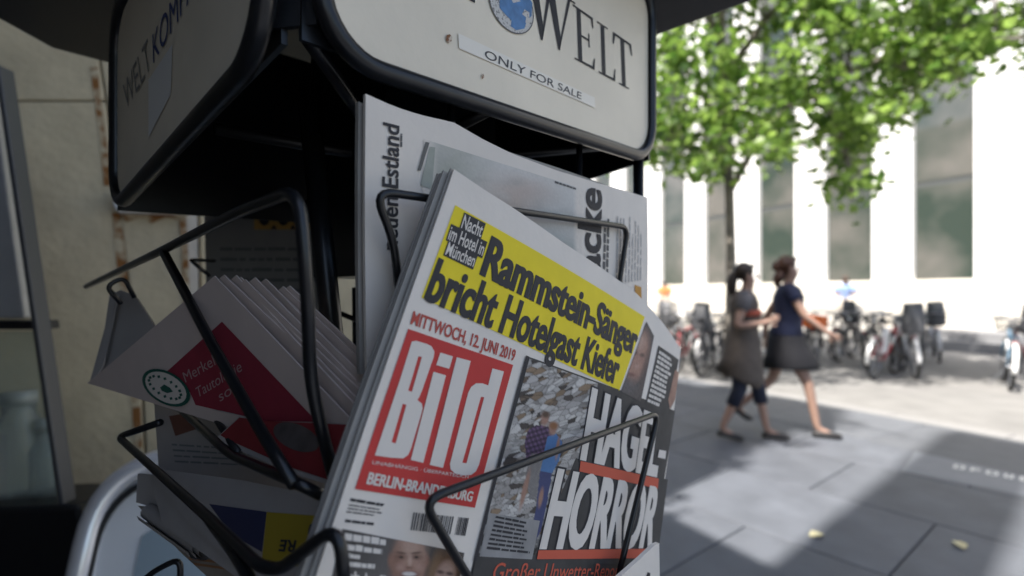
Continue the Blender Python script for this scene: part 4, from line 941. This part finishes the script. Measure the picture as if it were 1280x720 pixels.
# ------------------------------------------------------------------ plane tree
m_bark = mat('bark', (.19,.17,.145), .9, noise=.35, nscale=9, bump=.5, bscale=20)
m_leafs = bpy.data.materials.new('plane_leaf'); m_leafs.use_nodes = True
n = m_leafs.node_tree.nodes; l = m_leafs.node_tree.links; b = n['Principled BSDF']; b.inputs['Roughness'].default_value = .45
gi = n.new('ShaderNodeNewGeometry'); rp = n.new('ShaderNodeValToRGB'); l.new(gi.outputs['Random Per Island'], rp.inputs[0])
rp.color_ramp.elements[0].color = (.036,.082,.012,1); rp.color_ramp.elements[1].color = (.18,.265,.055,1)
l.new(rp.outputs[0], b.inputs['Base Color'])
tr = n.new('ShaderNodeBsdfTranslucent'); ms = n.new('ShaderNodeMixShader'); ms.inputs[0].default_value = .5
hsv = n.new('ShaderNodeHueSaturation'); hsv.inputs['Value'].default_value = 2.0; l.new(rp.outputs[0], hsv.inputs['Color']); l.new(hsv.outputs[0], tr.inputs['Color'])
l.new(b.outputs[0], ms.inputs[1]); l.new(tr.outputs[0], ms.inputs[2]); l.new(ms.outputs[0], n['Material Output'].inputs[0])
LEAF = [(0,0),(.25,.10),(.52,.28),(.45,.42),(.62,.62),(.30,.62),(.0,1.0),(-.30,.62),(-.62,.62),(-.45,.42),(-.52,.28),(-.25,.10)]
def leafmesh(mb, p, size, rng):
    nrm = Vector((rng.gauss(0,.6), rng.gauss(0,.6), rng.gauss(.7,.5))).normalized(); a = Vector((rng.gauss(0,1), rng.gauss(0,1), rng.gauss(-.4,.6)))
    y = (a - nrm*a.dot(nrm)).normalized(); x = y.cross(nrm)
    k = len(mb.v)
    for (lx, ly) in LEAF: mb.v.append(p + x*(lx*size) + y*(ly*size) + nrm*(.18*abs(lx)*size))
    mb.f.append((k, k+1, k+2, k+3, k+4, k+5, k+6)); mb.f.append((k, k+6, k+7, k+8, k+9, k+10, k+11))
rng = random.Random(11)
tree = thing('plane_tree', 'leafy plane tree with slim trunk rising behind the two women', 'tree', base=tuple(gp(912,470)))
yt = 8.6
def tp(u, v, y): return at(u, v, y)
trunk = [gp(912,468)-Z*.05, tp(913,400,8.5), tp(914,320,8.5), tp(912,240,8.5), tp(905,150,8.6), tp(902,60,8.7), tp(905,-60,8.7), tp(915,-220,8.7)]
MB().tube(trunk, [.12,.09,.075,.072,.066,.055,.04,.015], 12).build('trunk', m_bark, tree, True)
limbs = [[tp(912,240,8.5), tp(950,170,8.2), tp(1010,110,7.8), tp(1110,70,7.3), tp(1230,50,6.9), tp(1330,45,6.6)],
         [tp(907,180,8.55), tp(880,120,8.8), tp(840,60,9.2), tp(800,-20,9.5)],
         [tp(903,100,8.65), tp(960,20,8.4), tp(1050,-60,8.0), tp(1180,-120,7.6), tp(1320,-160,7.2)],
         [tp(1010,110,7.8), tp(1045,150,7.6), tp(1062,210,7.5), tp(1066,250,7.5)],
         [tp(909,210,8.5), tp(880,190,8.2), tp(845,180,8.0), tp(815,185,7.9)],
         [tp(902,60,8.7), tp(860,-40,9), tp(820,-160,9.3)], [tp(1110,70,7.3), tp(1150,95,7.4), tp(1200,100,7.5)], [tp(905,-60,8.7), tp(1000,-160,8.8), tp(1100,-260,8.8)],
         [tp(950,170,8.2), tp(970,185,8.4), tp(1000,178,8.6)], [tp(905,150,8.6), tp(960,110,9.2), tp(1040,90,9.8), tp(1120,110,10.2)]]
for lb in limbs:
    k = len(lb); MB().tube(lb, [.055*(1-i/k)+.008 for i in range(k)], 8).build('limb', m_bark, tree, True)
def low(u):
    T_ = ((780,215),(815,225),(850,228),(890,246),(918,232),(945,222),(975,212),(1000,186),(1030,178),(1036,262),(1066,276),(1092,250),(1098,196),(1125,172),(1145,130),(1200,118),(1240,100),(1280,108),(1340,120),(1500,120))
    for (a, va), (b_, vb) in zip(T_, T_[1:]):
        if a <= u <= b_: return va + (vb-va)*(u-a)/(b_-a)
    return 120
lpts = [p for lb in limbs + [trunk[3:]] for p in resample(lb, 14)]
crown = MB(); twigs = MB(); placed = 0
while placed < 620:
    u = rng.uniform(775, 1480); v = rng.uniform(-240, 272); y = rng.uniform(6.6, 10.2)
    rpx = 26
    if v > low(u) - rpx*.8: continue
    if 1096 < u < 1120 and v > 150: continue
    c = tp(u, v, y); near = min(lpts, key=lambda p: (p-c).length)
    d = (near-c).length
    if d > 1.45: continue
    if rng.random() < .10: continue
    twigs.tube([near, near.lerp(c,.5)+Z*.05, c], [.012,.008,.004], 5)
    R_ = rng.uniform(.24,.50)
    for _ in range(rng.randint(16, 34)):
        q = c + Vector((rng.gauss(0,1), rng.gauss(0,1), rng.gauss(0,.75)))*R_*.5
        leafmesh(crown, q, rng.uniform(.085,.17), rng)
    placed += 1
twigs.build('twigs', m_bark, tree, True)
crown.build('crown', m_leafs, tree)

# unseen vine added at the shop building corner; its leaves fray the shade edge
vine = thing('shade_vine', 'unseen green vine added to fray the shade edge of the shop building', 'vine', base=tuple(st(-.75, 2.10, 0)))
vr = random.Random(21); stem = [st(-.78, 2.08, z) + D2*(.03*math.sin(z*1.7)) for z in [i*.5 for i in range(23)]]
MB().tube(stem, [.03-.0009*i for i in range(23)], 6).build('stem', m_bark, vine, True)
vl = MB()
for i in range(1500):
    z = vr.uniform(2.5, 11.3); reach = .10 + .34*max(0, math.sin(z*1.9+.6))*max(0, math.sin(z*.83)) + .30*max(0, math.sin(z*3.7+1))**3
    leafmesh(vl, st(-.80 + abs(vr.gauss(0, .10)), 2.11 - abs(vr.gauss(0, .5))*reach, z), vr.uniform(.07, .13), vr)
vl.build('foliage', m_leafs, vine)
